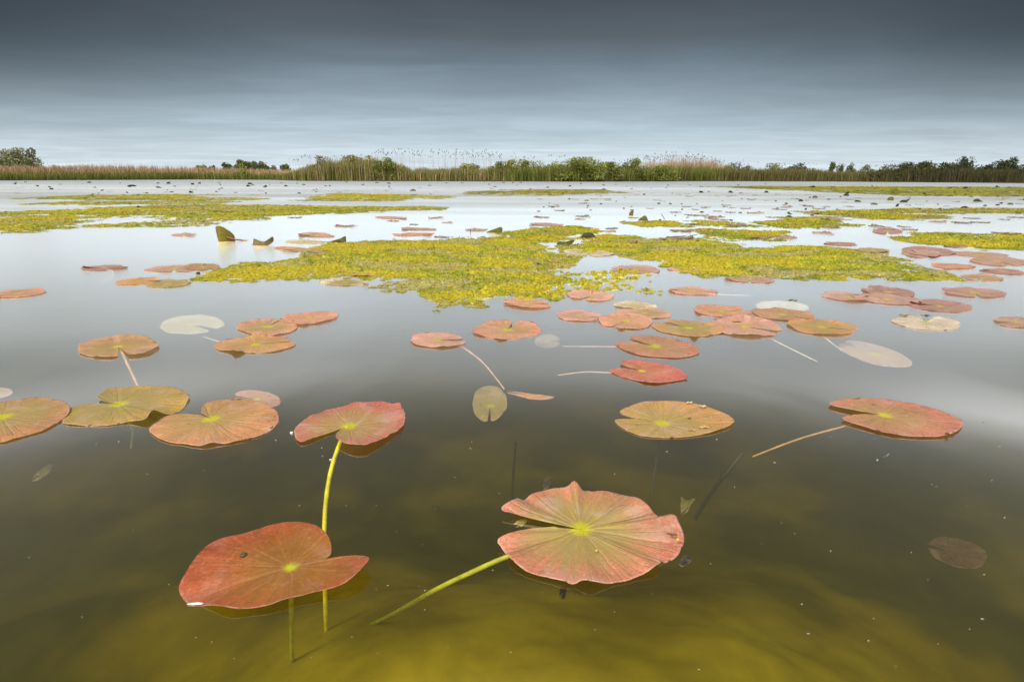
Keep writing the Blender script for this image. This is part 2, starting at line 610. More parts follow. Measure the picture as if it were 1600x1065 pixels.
def pad_px(key, c, outline, color, green, label, z=.0022, amp=.0016, n=110, jag=.006, stalk=None, floor=.0008, group=None,
           curl=0.0, name='lily_pad', rings=RINGS, cat='lily pad', part='leaf_blade', folds=(), mat=None):
    """A pad from its outline, laid on the water plane (outline points may carry a height in mm)."""
    seedc[0] += 1
    sd_ = seedc[0]
    C = np.array(at(c[0], c[1], z))
    O = [np.array(at(q[0], q[1], z + (.8 * q[2] / 1000 if len(q) > 2 else 0))) for q in outline]
    O = catmull(O, n)
    fl = []
    for fx, fy, fh, fw in folds:
        q = at(fx, fy, z)
        fl.append((math.atan2(q.y - C[1], q.x - C[0]), fh / 1000, fw))
    me = blade_mesh(C, O, sd_, amp, rings, jag, floor, fl, curl)
    root = None
    base = (C[0], C[1], 0)
    if stalk:
        root = empty(name, base)
        b = link(part, me, mat or M_PAD, root)
        pts, r, scol = stalk
        P = [at(*q) for q in pts]
        P = [p - Vector(base) for p in P]
        P[0] = Vector((P[0].x, P[0].y, min(P[0].z, -.001)))
        s = tube('stalk', [Vector((0, 0, z - .002))] + P if len(pts) and pts[0][2] > -.02 and False else P, r, r * .85, root, color=scol)
    else:
        b = link(name, me, mat or M_PAD)
        b.location = base
        root = b
    b.color = (*color, green)
    tag(root, label, cat, group)
    PADS[key] = root
    return root


def ell(cx, cy, rx, ry, rot=0, notch=0, gap=16, irr=.05, seed=1, peak=None, n=40):
    """Outline of a notched pad in the photograph: an oval with its slit towards angle 'notch' (0 right, 90 down)."""
    r = random.Random(seed)
    ph = [r.uniform(0, 6.28) for _ in range(5)]
    out_ = []
    for i in range(n + 1):
        a = math.radians(notch + gap / 2 + (360 - gap) * i / n)
        k = 1 + irr * (math.sin(2 * a + ph[0]) * .5 + math.sin(3 * a + ph[1]) * .6 + math.sin(5 * a + ph[2]) * .4 + math.sin(9 * a + ph[3]) * .25)
        e = min(i, n - i) / n
        k *= 1 - .10 * math.exp(-(e / .02) ** 2)
        x, y = rx * k * math.cos(a), ry * k * math.sin(a)
        c_, s_ = math.cos(math.radians(rot)), math.sin(math.radians(rot))
        h = 0
        if peak and abs(((math.degrees(a) - peak[0] + 180) % 360) - 180) < peak[2]:
            h = peak[1]
        out_.append((cx + x * c_ - y * s_, cy + x * s_ + y * c_, h))
    return out_


SALMON, PINK, RED = (.54, .235, .145), (.57, .285, .215), (.48, .125, .080)
ORANGE, BROWN, OLIVE = (.52, .245, .085), (.38, .185, .085), (.38, .27, .065)
PURPLE, PALE, DUSK = (.34, .165, .15), (.60, .52, .34), (.42, .235, .19)
YSTEM, GSTEM, OSTEM, PSTEM = (.85, .75, .008), (.52, .52, .03), (.55, .30, .08), (.60, .42, .30)

pad_px('p1', (908, 826), [
    (866, 813.5, 5), (834, 806, 6), (783, 798, 5), (802.5, 784, 9), (821.6, 774, 4), (853.5, 764.4, 4), (885.4, 761, 5), (897, 756, 17), (910.9, 766.6, 2), (919.4, 763.8, 5),
    (940.6, 765.5, 3), (968, 771.9, 2), (991.6, 780.4, 8), (1020.3, 792, 11), (1026, 799, 2), (1037, 811, 2), (1056.4, 809.7, 13), (1069, 833.5, 8),
    (1066, 850.5, 1), (1057.5, 867.5, -1), (1045.8, 875, -1), (1029, 871.7, 6), (1032, 880, 3), (1019, 891, 2), (981, 904.7, 1), (951, 910, 1), (925.7, 913.2, 2),
    (908.7, 906.8, 5), (891.7, 910, 2), (853.5, 901.5, 1), (823.7, 893, 1), (798, 876, 1), (795, 865.4, 5), (783.4, 854.7, 2), (777, 846, 5), (800, 834, 5), (826, 826.5, 5), (866, 822.5, 4)],
    (.50, .175, .105), .95, 'large torn pink lily pad nearest the camera, its back edge raised to a peak', z=.0032, amp=.0026, n=190, folds=[(897, 757, 6, .12), (925, 765, -3, .12), (1010, 785, 5, .15), (1030, 803, -9, .10), (1060, 812, 8, .10), (1050, 862, -9, .22), (1022, 886, 5, .14), (925, 912, 4, .10), (898, 908, -4, .08), (790, 790, 5, .2), (815, 777, -5, .08), (790, 862, -5, .10), (800, 880, 3, .12), (778, 846, 4, .10)],
    stalk=([(905, 829, -.001), (860, 845, -.008), (795, 868, -.022), (740, 892, -.05), (680, 921, -.09), (615, 958, -.16), (560, 985, -.24)], .0034, GSTEM))
pad_px('p2', (454.4, 885), [
    (473, 881.0), (511, 870), (518, 858, 2), (513, 838, 3), (494, 824.4, 2), (462, 818.7), (430, 820.8), (398, 829.7), (379, 836.5), (345, 845.7), (319.5, 859.5), (298, 883),
    (280, 913, -2), (284, 930, -4), (303, 941, -4), (332, 947, -2), (362, 952), (387.5, 951), (419, 944.5, 2), (451, 934, 3), (502, 922, 4), (534, 914.7, 5), (557.5, 901, 6), (578, 878, 6), (564, 870.5, 4), (536, 870, 3), (505, 874.3, 1)],
    (.34, .078, .026), .60, 'smooth red-orange lily leaf with a pointed lobe, left tip dipping under', z=.0045, amp=.0014, n=130, jag=.0015, floor=-.005, mat=M_PADS, folds=[(296, 935, -6, .16), (345, 846, 4, .4), (480, 822, 5, .5), (345, 950, 3, .25), (560, 895, 5, .35)],
    stalk=([(454.5, 886, -.002), (455, 915, -.03), (455, 945, -.08), (456, 990, -.16), (457, 1040, -.26)], .0034, GSTEM))
pad_px('p3', (544.5, 665), [
    (535, 665.7), (502, 677.4, 4), (470, 689.7, 3), (461, 679), (460.6, 669, 2), (474, 656.7, 3), (485, 648.6, 6), (497.7, 645, 2), (511.5, 639.6), (525, 636.8), (539, 634, 2), (554, 627.9, 3), (577.5, 627.6, 2),
    (598, 626.8), (613, 630.6), (623.6, 629, 3), (628.4, 636, 1), (632.5, 645.7, 1), (633, 658, 2), (623, 670.5, 4), (605, 680, 7), (588.5, 687, 10), (569, 693, 13), (547, 691.8, 13), (533.5, 688, 11), (525, 682.5, 9), (526.6, 676, 6), (533.5, 669, 3)],
    (.48, .135, .10), .75, 'dusky red lily pad on a bright yellow stalk, its front lobe lifted off the water', amp=.0022, n=150, jag=.010,
    stalk=([(542, 668, -.001), (530, 695, -.012), (517, 735, -.04), (509, 785, -.075), (506.5, 840, -.11), (507.5, 900, -.15), (509, 960, -.21), (511, 1010, -.28)], .0040, YSTEM))
pad_px('p4', (330, 654), [
    (319, 647.7), (313.7, 643, 4), (316, 635, 4), (322, 629.7, 2), (340, 625), (367, 623), (392.5, 624.8), (413.5, 630.5), (430, 639.5), (436, 651.5), (433, 662), (419.5, 674), (397, 683), (373, 686.7, 3),
    (352, 692.7), (331, 690, 5), (313, 695.7, 2), (289, 693.5), (265, 690.5), (247, 683.7), (234, 674), (235, 666.5), (247, 658), (265, 648), (287.5, 646), (310, 647)],
    (.55, .25, .11), .60, 'mottled orange lily pad touching the curled front edge of the olive pad', amp=.0022, n=130)
pad_px('p5', (186, 631), [
    (172, 629), (152, 620, 8), (160, 612, 6), (170, 607), (200, 603.6), (224, 601.6), (256, 603), (280, 607, 2), (294, 616, 3), (295, 622, 3), (288, 635), (278, 643), (262, 646, 1), (239, 640, 14), (227, 654.5, 8), (200, 658, 2),
    (166, 664), (140, 664.4), (106, 662), (97, 658), (106, 647), (110, 636), (120, 633), (145, 629.5)],
    (.42, .27, .065), .95, 'olive lily pad with a curled up front edge, left of the mottled orange one', amp=.0020, n=140,
    stalk=([(188, 634, -.001), (198, 652, -.02), (207, 672, -.05), (205, 700, -.09)], .003, GSTEM))
pad_px('p6', (3, 651), [
    (-22, 646), (-75, 640), (-40, 628), (4, 627), (30, 624), (58, 620), (84, 623), (102, 628, 3), (109, 636, 4), (106, 647, 2), (94, 658), (88, 661), (68, 672), (48, 678), (20, 686), (0, 691), (-40, 688), (-75, 672), (-80, 655), (-25, 652)],
    (.46, .215, .09), .85, 'brownish lily pad cut off by the left picture edge, beside the olive pad', amp=.002, n=110)
pad_px('p7', (1035, 660.8), [
    (995.5, 652.8), (968.5, 642.8), (985, 633.8), (1006, 627), (1030, 625.8), (1057, 626), (1082.5, 629), (1105, 635), (1127.5, 642.8), (1141, 649.5, 3), (1147.8, 657.8, 3), (1138, 665, 3), (1112.5, 674, 2), (1090, 679.5), (1060, 682.8),
    (1030, 682.8), (1000, 679.5), (977.5, 670.5), (964, 661.5), (960.7, 656), (970, 654), (995.5, 654)],
    (.52, .27, .09), .72, 'smooth flat tan lily pad with a wedge slit on its left and rim scraps', z=.002, amp=.0009, n=110, jag=.002,
    stalk=([(1034, 664, -.002), (1031, 690, -.03), (1025, 725, -.08), (1017, 780, -.16)], .0030, (.10, .09, .04)))
pad_px('p8', (1382, 648), [
    (1352, 643.2, 4), (1332.5, 639.6, 5), (1297, 632, 4), (1302.5, 627), (1317.5, 622.5), (1347.5, 621), (1377.5, 621.8), (1407.5, 626), (1437.5, 632), (1467.5, 641), (1490, 650), (1503.5, 657.8, 2), (1504, 664.5, 2), (1494.5, 673.5, 3), (1478, 679.5, 2), (1452.5, 681, 3),
    (1415, 679.5, 3), (1377.5, 673.5, 3), (1347.5, 665, 3), (1325, 659, 2), (1315, 654, 2), (1330, 648.8), (1352, 646.5)],
    (.50, .18, .12), .60, 'long rusty pink lily pad lying alone at the right with a thin trailing stalk', amp=.0018, n=120,
    stalk=([(1370, 651, -.002), (1322, 665, -.012), (1250, 685, -.03), (1176, 713, -.06)], .0022, OSTEM))
pad_px('p9', (1022.8, 540.6), [
    (1000, 533), (984, 526.6, 3), (1000, 524), (1026, 525), (1061, 531), (1084, 539.8), (1092.8, 548.5, 3), (1084, 554.6, 1), (1061, 558, 2), (1035, 557, 2), (1000, 553.8, 2), (973.8, 545.9), (960.6, 537), (968.5, 533.6), (991, 535)],
    (.47, .19, .12), .45, 'salmon lily pad with an orange-brown right end, just behind the redder one', n=100,
    stalk=([(1010, 541, -.002), (960, 541.5, -.01), (880, 541, -.03)], .0016, PSTEM))
pad_px('p10', (1002.6, 579), [
    (986, 574.6), (969.4, 567, 4), (979, 562.5, 2), (994.8, 561.6, 3), (1017.5, 565, 2), (1043.8, 570), (1061, 576.5), (1074, 587, 4), (1070, 591, 3), (1043.8, 595.8, 2), (1017.5, 596.6, 4), (982.5, 591), (961.5, 584), (952, 577), (965, 574.4), (986, 575.8)],
    (.54, .135, .10), .25, 'reddest lily pad of the middle, alone in front of the salmon pad', n=100,
    stalk=([(990, 579.5, -.002), (952, 582, -.008), (915, 581, -.02), (872, 586, -.04)], .0018, PSTEM))

MID = [
    # key, cx, cy, rx, ry, rot, notch, gap, colour, green, label, stalk, peak
    ('p11', 793, 515, 53, 14.5, 0, 285, 10, SALMON, .55, 'salmon pad alone in mid water with a dark nick in its front edge', None, (100, 5, 9)),
    ('p12', 684, 531, 43, 11.5, 2, 352, 22, PINK, .35, 'pale pink pad, slit to the right, with a long curved stalk below', ([(700, 533, -.002), (722, 542, -.01), (752, 564, -.03), (776, 592, -.06), (788, 608, -.08)], .0024, (.62, .36, .22)), None),
    ('p13', 184, 541, 64, 16.5, -2, 82, 16, BROWN, .6, 'brown pad, slit to the front, its orange stalk running to the olive pad', ([(190, 548, -.002), (196, 562, -.012), (206, 583, -.03), (217, 606, -.055)], .0036, OSTEM), (275, 8, 6)),
    ('p14', 400, 538, 64, 13, -3, 350, 12, ORANGE, .5, 'orange pad in front of the two pink ones left of middle', ([(380, 538, -.002), (345, 534, -.01), (318, 526, -.03)], .0018, PSTEM), (120, 5, 8)),
    ('p15', 418, 510, 47, 13.5, 0, 300, 8, SALMON, .75, 'pinkish pad with a greenish middle, overlapped between two pads left of middle', None, None),
    ('p16', 482, 496, 45, 9.5, -4, 200, 10, SALMON, .25, 'rearmost pad of the trio left of middle, pink with a pale stalk spot', None, (100, 4, 8)),
    ('p24', 1285, 511, 57, 11.5, 4, 5, 14, ORANGE, .75, 'orange and yellow pad at the right end of the cluster, short stalk below', ([(1282, 514, -.002), (1289, 527, -.012), (1317, 549, -.03)], .0022, (.62, .52, .34)), None),
    ('p25', 1222, 491, 48, 9, 6, 20, 16, BROWN, .3, 'brown-orange pad in front of the pale sunken one in the cluster', None, (15, 5, 9)),
    ('p26', 1165, 510, 57, 14.5, 5, 18, 14, PINK, .35, 'pink pad with a raised fold in the front of the cluster', ([(1175, 515, -.002), (1200, 527, -.012), (1240, 547, -.03), (1277, 565, -.05)], .0022, (.62, .52, .34)), (270, 12, 6)),
    ('p27', 1128, 486, 45, 9.5, 4, 330, 12, SALMON, .45, 'salmon pad at the rear left of the cluster with a dark gap under its edge', None, (150, 6, 10)),
    ('p27b', 1152, 497, 38, 7, 4, 180, 12, ORANGE, .6, 'thin orange-yellow pad squeezed between two pink pads of the cluster', None, None),
    ('p28', 1075, 512, 55, 12, 4, 215, 14, ORANGE, .95, 'yellow-orange pad with a dark hole at its front, left in the cluster', None, (80, 9, 6)),
    ('p31', 1008, 489, 42, 8, 3, 350, 12, PINK, .75, 'pad with a broad yellow middle behind the overlapping pink one', None, None),
    ('p29', 978, 501, 43, 12.5, 3, 120, 6, SALMON, .45, 'round pink pad overlapping its neighbours in front of the sparse weed clumps', None, (100, 5, 7)),
    ('p30', 905, 493, 35, 8, 2, 20, 12, PINK, .25, 'small pink pad at the left tip of the overlapping row', None, None),
    ('p32', 992, 477, 35, 6, 3, 30, 14, PALE, .4, 'faded pad with a yellow middle behind the overlapping row', None, (200, 5, 12)),
    ('p33', 923, 462, 37, 8, 2, 115, 20, PINK, .3, 'pink pad with a pointed fold among the sparse weed clumps', None, (270, 14, 7)),
    ('p34', 825, 474, 38, 7, 3, 350, 18, SALMON, .4, 'pad with a red-orange left end at the front edge of the yellow weed', None, (180, 7, 16)),
    ('p35', 1083, 455, 40, 6, 3, 10, 12, PINK, .5, 'single flat pink pad behind the cluster with a faint stalk to its right', ([(1095, 456, -.002), (1125, 460, -.008), (1175, 462, -.02)], .0016, PALE), (200, 6, 10)),
    ('p36', 1172, 436, 38, 5.5, 3, 90, 10, DUSK, .5, 'dull pink pad against the front edge of the right weed mat', None, None),
    ('p37', 1522, 457, 50, 7, 3, 80, 12, PURPLE, .35, 'brownish purple pad with a frilled back edge, alone at the right', None, (200, 6, 10)),
    ('p38', 1388, 456, 42, 8, 6, 200, 14, PURPLE, .25, 'rear purple pad of the four piled up at the right', None, (20, 8, 10)),
    ('p39', 1328, 464, 46, 6.5, 5, 330, 12, DUSK, .3, 'left pad of the four piled up at the right, rim partly rolled', None, (300, 8, 12)),
    ('p41', 1385, 467, 55, 7, 6, 180, 12, DUSK, .2, 'middle pad of the four piled up at the right', None, None),
    ('p40', 1468, 478, 52, 8.5, 5, 215, 16, PURPLE, .3, 'front pad of the four piled up at the right with a standing flap', None, (215, 16, 10)),
    ('p42', 1588, 503, 36, 8, 5, 150, 14, DUSK, .3, 'pinkish pad cut off by the right picture edge', None, None),
    ('p43', 162, 418, 36, 4, -2, 70, 14, PURPLE, .1, 'thin purple pad far left with a pale bent stalk', ([(166, 419, -.002), (176, 424, -.006), (174, 433, -.02), (156, 443, -.035)], .0022, PALE), (215, 14, 8)),
    ('p44', 272, 420, 46, 5, -2, 90, 14, DUSK, .5, 'pink-brown pad leading to the left tip of the weed mat', None, (300, 6, 10)),
    ('p45', 316, 417, 30, 5, 0, 60, 14, BROWN, .6, 'short brown pad touching the left tip of the weed mat', None, (270, 8, 12)),
    ('p46', 215, 439, 36, 4.5, -4, 10, 16, ORANGE, .4, 'tan-orange pad of the left pair with a lifted right end', None, (350, 8, 14)),
    ('p47', 262, 443, 36, 6, -3, 230, 12, OLIVE, .9, 'greenish olive pad of the left pair', None, None),
    ('p48', 28, 458, 44, 6, -4, 150, 16, SALMON, .4, 'pinkish pad at the left picture edge with a dark fold below', None, (175, 14, 16)),
    ('p49', 538, 441, 38, 4.5, 0, 20, 14, PALE, 1.0, 'pale green-edged pad in open water below the left weed mat', None, (10, 6, 10)),
    ('p50', 562, 426, 34, 6, 2, 170, 14, PINK, .1, 'faded pink pad half under the left weed mat', None, (160, 7, 14)),
    ('p51', 920, 395, 40, 5, 2, 90, 10, PALE, .3, 'faded beige pad in the gap between the two weed mats', None, None),
    ('p52', 848, 408, 34, 4, 2, 40, 14, BROWN, .4, 'brown pad lying on the right tip of the left weed mat', None, (40, 6, 14)),
    ('p53', 992, 421, 38, 5.5, 2, 180, 14, DUSK, .4, 'brown-red pad behind the sparse weed clumps', None, (20, 6, 12)),
    ('p54', 1312, 381, 27, 3, 3, 200, 16, PURPLE, .2, 'small purple pad just behind the right weed mat', None, (190, 8, 14)),
    ('p55', 1365, 391, 26, 4, 2, 20, 16, OLIVE, .6, 'olive pad at the back corner of the right weed mat', None, (10, 14, 12)),
    ('p56', 1450, 393, 42, 7.5, 3, 150, 14, PURPLE, .3, 'wide brown-purple pad with a crumpled top right of the weed mat', None, (80, 8, 9)),
    ('p57', 1440, 397, 30, 6, 3, 60, 14, DUSK, .3, 'crumpled pad lying across the wide brown-purple one', None, (250, 9, 14)),
    ('p58', 1489, 415, 35, 4.5, 3, 200, 14, SALMON, .2, 'thin salmon pad at the right with a nicked front edge', None, (100, 5, 9)),
    ('p59', 1535, 434, 33, 5.5, 4, 100, 12, DUSK, .8, 'small pad with a pale middle right of the right weed mat', None, None),
    ('p60', 1568, 424, 38, 4, 4, 190, 16, PURPLE, .3, 'grey-purple pad behind the one with a pale middle', None, (190, 7, 12)),
    ('p61', 1560, 408, 45, 7, 3, 60, 14, DUSK, .3, 'broad dull pad near the right picture edge beside the far weed', None, (240, 6, 12)),
    ('p62', 1530, 398, 46, 4, 3, 180, 14, DUSK, .5, 'long dull pad under the right edge weed mat', None, None),
    ('p63', 1387, 361, 24, 5, 1, 90, 12, PURPLE, .2, 'dark crumpled pad standing alone in clear water at the right', None, (280, 16, 20)),
    ('p64', 493, 367, 29, 3, 3, 180, 16, DUSK, .3, 'pinkish pad with a dark raised left end behind the left weed mat', None, (180, 22, 14)),
    ('p65', 478, 378, 32, 3.5, 1, 0, 14, PALE, .5, 'pale green pad behind the left weed mat', None, None),
    ('p66', 480, 391, 50, 3, 2, 90, 14, ORANGE, .6, 'yellowish flat pad beside the back of the left weed mat', None, (80, 4, 8)),
    ('p67', 610, 340, 25, 2, 1, 180, 14, DUSK, .2, 'lone thin pad in the clear water above the left weed mat', None, (10, 14, 16)),
    ('p68', 655, 358, 28, 2.2, 1, 0, 14, DUSK, .2, 'upper of two pinkish pads behind the left weed mat', None, (170, 12, 16)),
    ('p69', 645, 366, 33, 2.6, -2, 180, 14, SALMON, .3, 'lower of two pinkish pads behind the left weed mat', None, (30, 8, 14)),
    ('p70', 287, 367, 20, 2, 0, 90, 14, DUSK, .2, 'small lone pad left of the upright dark leaf', None, None),
    ('p71', 853, 351, 27, 2.6, 2, 180, 14, DUSK, .2, 'thin dull pad behind the yellow back mat', None, (175, 14, 12)),
    ('p72', 1085, 421, 44, 4, 2, 60, 12, PINK, .3, 'pale pink pad sunk among the right weed mat', None, None),
]
for i, (key, cx, cy, rx, ry, rot, notch, gap, colr, gr_, lab, stalk, peak) in enumerate(MID):
    kk = rnd.uniform(1.05, 1.4)
    pad_px(key, (cx, cy), ell(cx, cy, rx, ry, rot, notch, gap, .05, 40 + i, peak), tuple(min(.8, c * kk + d_) for c, d_ in zip(colr, (.02, .02, .025))), gr_, lab,
           z=.0022 + .001 * (i % 3), amp=.0036 if cy > 440 else .0046, n=72, jag=.014, stalk=stalk, curl=.055, floor=.0008)

# the pale, upturned leaf
pad_px('p23', (1446, 503), ell(1449, 504, 55, 11, 4, 268, 24, .04, 5, (270, 5, 20)), (.64, .55, .42), .1,
       'whitish upturned lily leaf with a gap in its back edge, alone at the right', amp=.0015, n=72)
# leaves under the surface
SUNK = [
    ('s1', 300, 507, 50, 15, -3, 45, 18, (.44, .41, .22), .6, -.045, 'pale sunken leaf under the water left of the pink trio', .0),
    ('s2', 402, 623, 37, 13, 5, 180, 14, (.50, .21, .10), .3, -.03, 'reddish sunken leaf half hidden behind the mottled orange pad', .0),
    ('s4', 1222, 479, 41, 9, 3, 90, 14, (.48, .43, .32), .2, -.035, 'pale sunken leaf just behind the brown-orange pad of the cluster', .0),
    ('s5', 1367, 553, 60, 15, 15, 200, 4, (.46, .31, .23), .3, -.045, 'pinkish sunken oval leaf left below the whitish upturned one', .0),
    ('s6', 855, 533, 20, 11, 0, 0, 14, (.30, .25, .17), .3, -.09, 'faint deep sunken leaf beside the salmon pad in mid water', .0),
    ('s7', -2, 613, 22, 8, -4, 180, 14, (.45, .30, .24), .3, -.010, 'greyish sunken leaf at the left picture edge behind the brown pad', .0),
]
for key, cx, cy, rx, ry, rot, notch, gap, colr, gr_, z, lab, _ in SUNK:
    pad_px(key, (cx, cy), ell(cx, cy, rx, ry, rot, notch, gap, .03, int(cx) + 3), colr, gr_, lab, z=z, amp=.002, n=72, floor=None, jag=.003, name='sunken_leaf', cat='sunken leaf')
o = pad_px('s3', (766, 634), ell(765, 630, 27, 29, 0, 92, 12, .03, 9), (.40, .30, .07), .6, 'yellowish sunken leaf below the end of the long curved stalk', z=-.085, amp=.003, n=72, floor=None, jag=.003, name='sunken_leaf', cat='sunken leaf')
o = pad_px('s8', (828, 617), [(792, 611), (810, 612), (830, 615), (850, 617), (866, 620), (850, 623.5), (828, 622), (808, 617), (792, 612.5)], (.58, .26, .08), .0,
           'narrow rolled orange leaf under water right of the yellowish sunken one', z=-.012, amp=.001, n=60, floor=None, name='sunken_leaf', cat='sunken leaf')


# ------------------------------------------------------------------ floating weed mats
def poly_dist(x, y, P):
    """Signed distance to a closed polygon, positive inside."""
    d = np.full(x.shape, 1e9)
    ins = np.zeros(x.shape, bool)
    n = len(P)
    for i in range(n):
        ax_, ay_ = P[i]
        bx, by = P[(i + 1) % n]
        ex, ey = bx - ax_, by - ay_
        t = np.clip(((x - ax_) * ex + (y - ay_) * ey) / (ex * ex + ey * ey + 1e-12), 0, 1)
        d = np.minimum(d, np.hypot(x - ax_ - t * ex, y - ay_ - t * ey))
        c = ((ay_ > y) != (by > y)) & (x < (bx - ax_) * (y - ay_) / (by - ay_ + 1e-12) + ax_)
        ins ^= c
    return np.where(ins, d, -d)


WEED = np.array([(.51, .43, .028), (.37, .38, .030), (.235, .27, .028), (.46, .34, .04), (.44, .39, .12)])


def weed_mat(label, px, r, h, cover, fall, shift=(.45, .3, .1, .1, .05), dens=1.0, seed=1, thr=.0, stretch=1.0, leaf=4, dull=0.0, tx=0.0):
    rs = np.random.RandomState(seed)
    P = np.array([at(a, b, 0)[:2] for a, b in px])
    lo, hi = P.min(0) - r * 2, P.max(0) + r * 2
    A = (hi[0] - lo[0]) * (hi[1] - lo[1])
    n = int(cover * A / (math.pi * r * r))
    x = rs.uniform(lo[0], hi[0], n)
    y = rs.uniform(lo[1], hi[1], n)
    d = poly_dist(x, y, P)
    fs = 1 / (fall * 2.2)
    nz = fbm(x * fs / stretch + 31, y * fs + 17, seed, 5)
    nz2 = fbm(x / (r * 3.2) + 5, y / (r * 3.2) + 2, seed + 40, 2)
    keep = (np.clip(d / fall, -3, 1.5) + 4.6 * (nz - .52) + 1.5 * (nz2 - .5) + thr > 0) & (rs.rand(n) < dens) & (d > -fall * 1.1)
    x, y, d = x[keep], y[keep], d[keep]
    n = len(x)
    big = fbm(x / (r * 9), y / (r * 9), seed + 5, 3)
    tone = fbm(x / (r * 26 * stretch) + 3, y / (r * 14) + 9, seed + 9, 4)
    R = r * rs.uniform(.45, 1.35, n)
    Hh = h * (.25 + 1.9 * np.clip(big - .25, 0, 1)) * rs.uniform(.5, 1.3, n) * np.clip(.45 + d / fall * .6, .35, 1.15)
    lump = rs.rand(n) < .07
    R[lump] *= 1.9
    Hh[lump] *= 1.7
    cdf = np.cumsum(np.array(shift) / sum(shift))
    pick = np.clip(.52 + tx * (x - x.mean()) / (np.ptp(x) + 1e-6) + (tone - .5) * 3.8 + rs.normal(0, .09, n), 0, .999)
    ci = np.clip(np.searchsorted(cdf, pick), 0, 4)
    c = WEED[ci] * rs.uniform(.8, 1.18, (n, 1))
    c = c * (1 - dull) + dull * np.array([.16, .15, .05])
    # domes
    K = 7
    an = np.linspace(0, 2 * math.pi, K, endpoint=False)[None] + rs.uniform(0, 6, (n, 1))
    rr = R[:, None] * rs.uniform(.65, 1.25, (n, K))
    V = np.zeros((n, K + 1, 3))
    V[:, :K, 0] = x[:, None] + rr * np.cos(an)
    V[:, :K, 1] = y[:, None] + rr * np.sin(an)
    V[:, :K, 2] = .0012
    V[:, K, 0], V[:, K, 1], V[:, K, 2] = x, y, .002 + Hh
    b = (np.arange(n) * (K + 1))[:, None]
    k = np.arange(K)[None]
    tri = np.stack([b + k, b + (k + 1) % K, b + K + 0 * k], -1).reshape(-1, 3)
    vc = np.repeat(c, K + 1, 0)
    co = [V.reshape(-1, 3)]
    cc = [vc]
    tt = [tri]
    off = n * (K + 1)
    # little leaflets standing out of every clump
    m = n * leaf
    if m:
        s = np.repeat(np.arange(n), leaf)
        a = rs.uniform(0, 6.283, m)
        q = R[s] * rs.uniform(.0, .9, m)
        bx, by = x[s] + q * np.cos(a), y[s] + q * np.sin(a)
        bz = .0015 + Hh[s] * (1 - q / (R[s] * 1.35)) * .8
        ln = R[s] * rs.uniform(.30, .75, m)
        a2 = a + rs.normal(0, .8, m)
        up = rs.uniform(.05, .6, m)
        ux, uy, uz = np.cos(a2) * np.cos(up), np.sin(a2) * np.cos(up), np.sin(up)
        sx, sy = -np.sin(a2), np.cos(a2)
        wd = ln * rs.uniform(.22, .42, m)
        L = np.zeros((m, 4, 3))
        for j, (f, g) in enumerate(((0, 0), (.6, 1), (1, 0), (.6, -1))):
            L[:, j, 0] = bx + ux * ln * f + sx * wd * g
            L[:, j, 1] = by + uy * ln * f + sy * wd * g
            L[:, j, 2] = bz + uz * ln * f * min(1, h / r * 1.6)
        o4 = off + (np.arange(m) * 4)[:, None]
        t = np.concatenate([o4 + np.array([[0, 1, 2]]), o4 + np.array([[0, 2, 3]])], 0)
        co.append(L.reshape(-1, 3))
        cc.append(np.repeat(c[s] * rs.uniform(.85, 1.2, (m, 1)), 4, 0))
        tt.append(t)
    me = raw_mesh('weed_mat', np.concatenate(co), quads=np.concatenate(tt), col=np.concatenate(cc), smooth=True)
    ob = link('weed_mat', me, M_MAT)
    tag(ob, label, 'floating weed', None, 'stuff')
    return ob


weed_mat('broad bright yellow weed mat left of the middle, tapering to its left',
         [(330, 427), (380, 412), (450, 407), (500, 405), (488, 396), (520, 381), (600, 377), (700, 373), (790, 370), (835, 378), (850, 393), (905, 404), (912, 420), (880, 428),
          (885, 445), (866, 462), (800, 472), (690, 478), (650, 471), (620, 455), (600, 441), (565, 434), (530, 426), (480, 435), (400, 438), (345, 434)],
         .0120, .0080, 2.2, .11, seed=3, thr=.2, leaf=2, tx=-.25)
weed_mat('long yellow-green weed mat reaching to the right from the middle',
         [(878, 388), (905, 373), (960, 366), (1010, 373), (1080, 374), (1150, 380), (1180, 386), (1250, 384), (1330, 389), (1390, 403), (1415, 415), (1460, 434), (1400, 437), (1330, 433),
          (1290, 437), (1180, 432), (1100, 434), (1050, 423), (1010, 407), (960, 397), (900, 394)],
         .0125, .0085, 2.3, .11, shift=(.34, .36, .2, .06, .04), seed=5, leaf=2, thr=.2, tx=.75)
weed_mat('loose scattered yellow weed clumps in front of the gap between the two mats',
         [(800, 440), (880, 424), (960, 416), (1020, 424), (1045, 440), (1030, 456), (960, 462), (880, 472), (800, 478), (760, 470)],
         .0115, .0085, 1.3, .10, shift=(.5, .35, .1, .05, .05), seed=7, thr=-.55, dens=.42)
weed_mat('yellow weed patch behind the gap, between the left and right mats',
         [(780, 370), (800, 362), (840, 357), (890, 353), (935, 361), (905, 372), (850, 378)], .016, .009, 2.2, .14, seed=9, thr=.2)
weed_mat('thin green weed strip behind the right mat', [(1075, 365), (1092, 357), (1150, 359), (1230, 361), (1247, 372), (1150, 376)],
         .017, .009, 2.0, .16, shift=(.2, .45, .25, .05, .05), seed=11, thr=.1)
weed_mat('tiny weed patch under the upright leaves at the back', [(985, 352), (1000, 345), (1050, 346), (1055, 354), (1010, 356)],
         .017, .009, 2.0, .16, shift=(.2, .45, .25, .05, .05), seed=12, thr=.2)
weed_mat('scrappy thin weed trail right of the upright leaves', [(1060, 352), (1080, 344), (1150, 347), (1190, 353), (1120, 355)],
         .017, .008, 1.6, .16, shift=(.2, .45, .25, .05, .05), seed=13, thr=-.2, dens=.6)
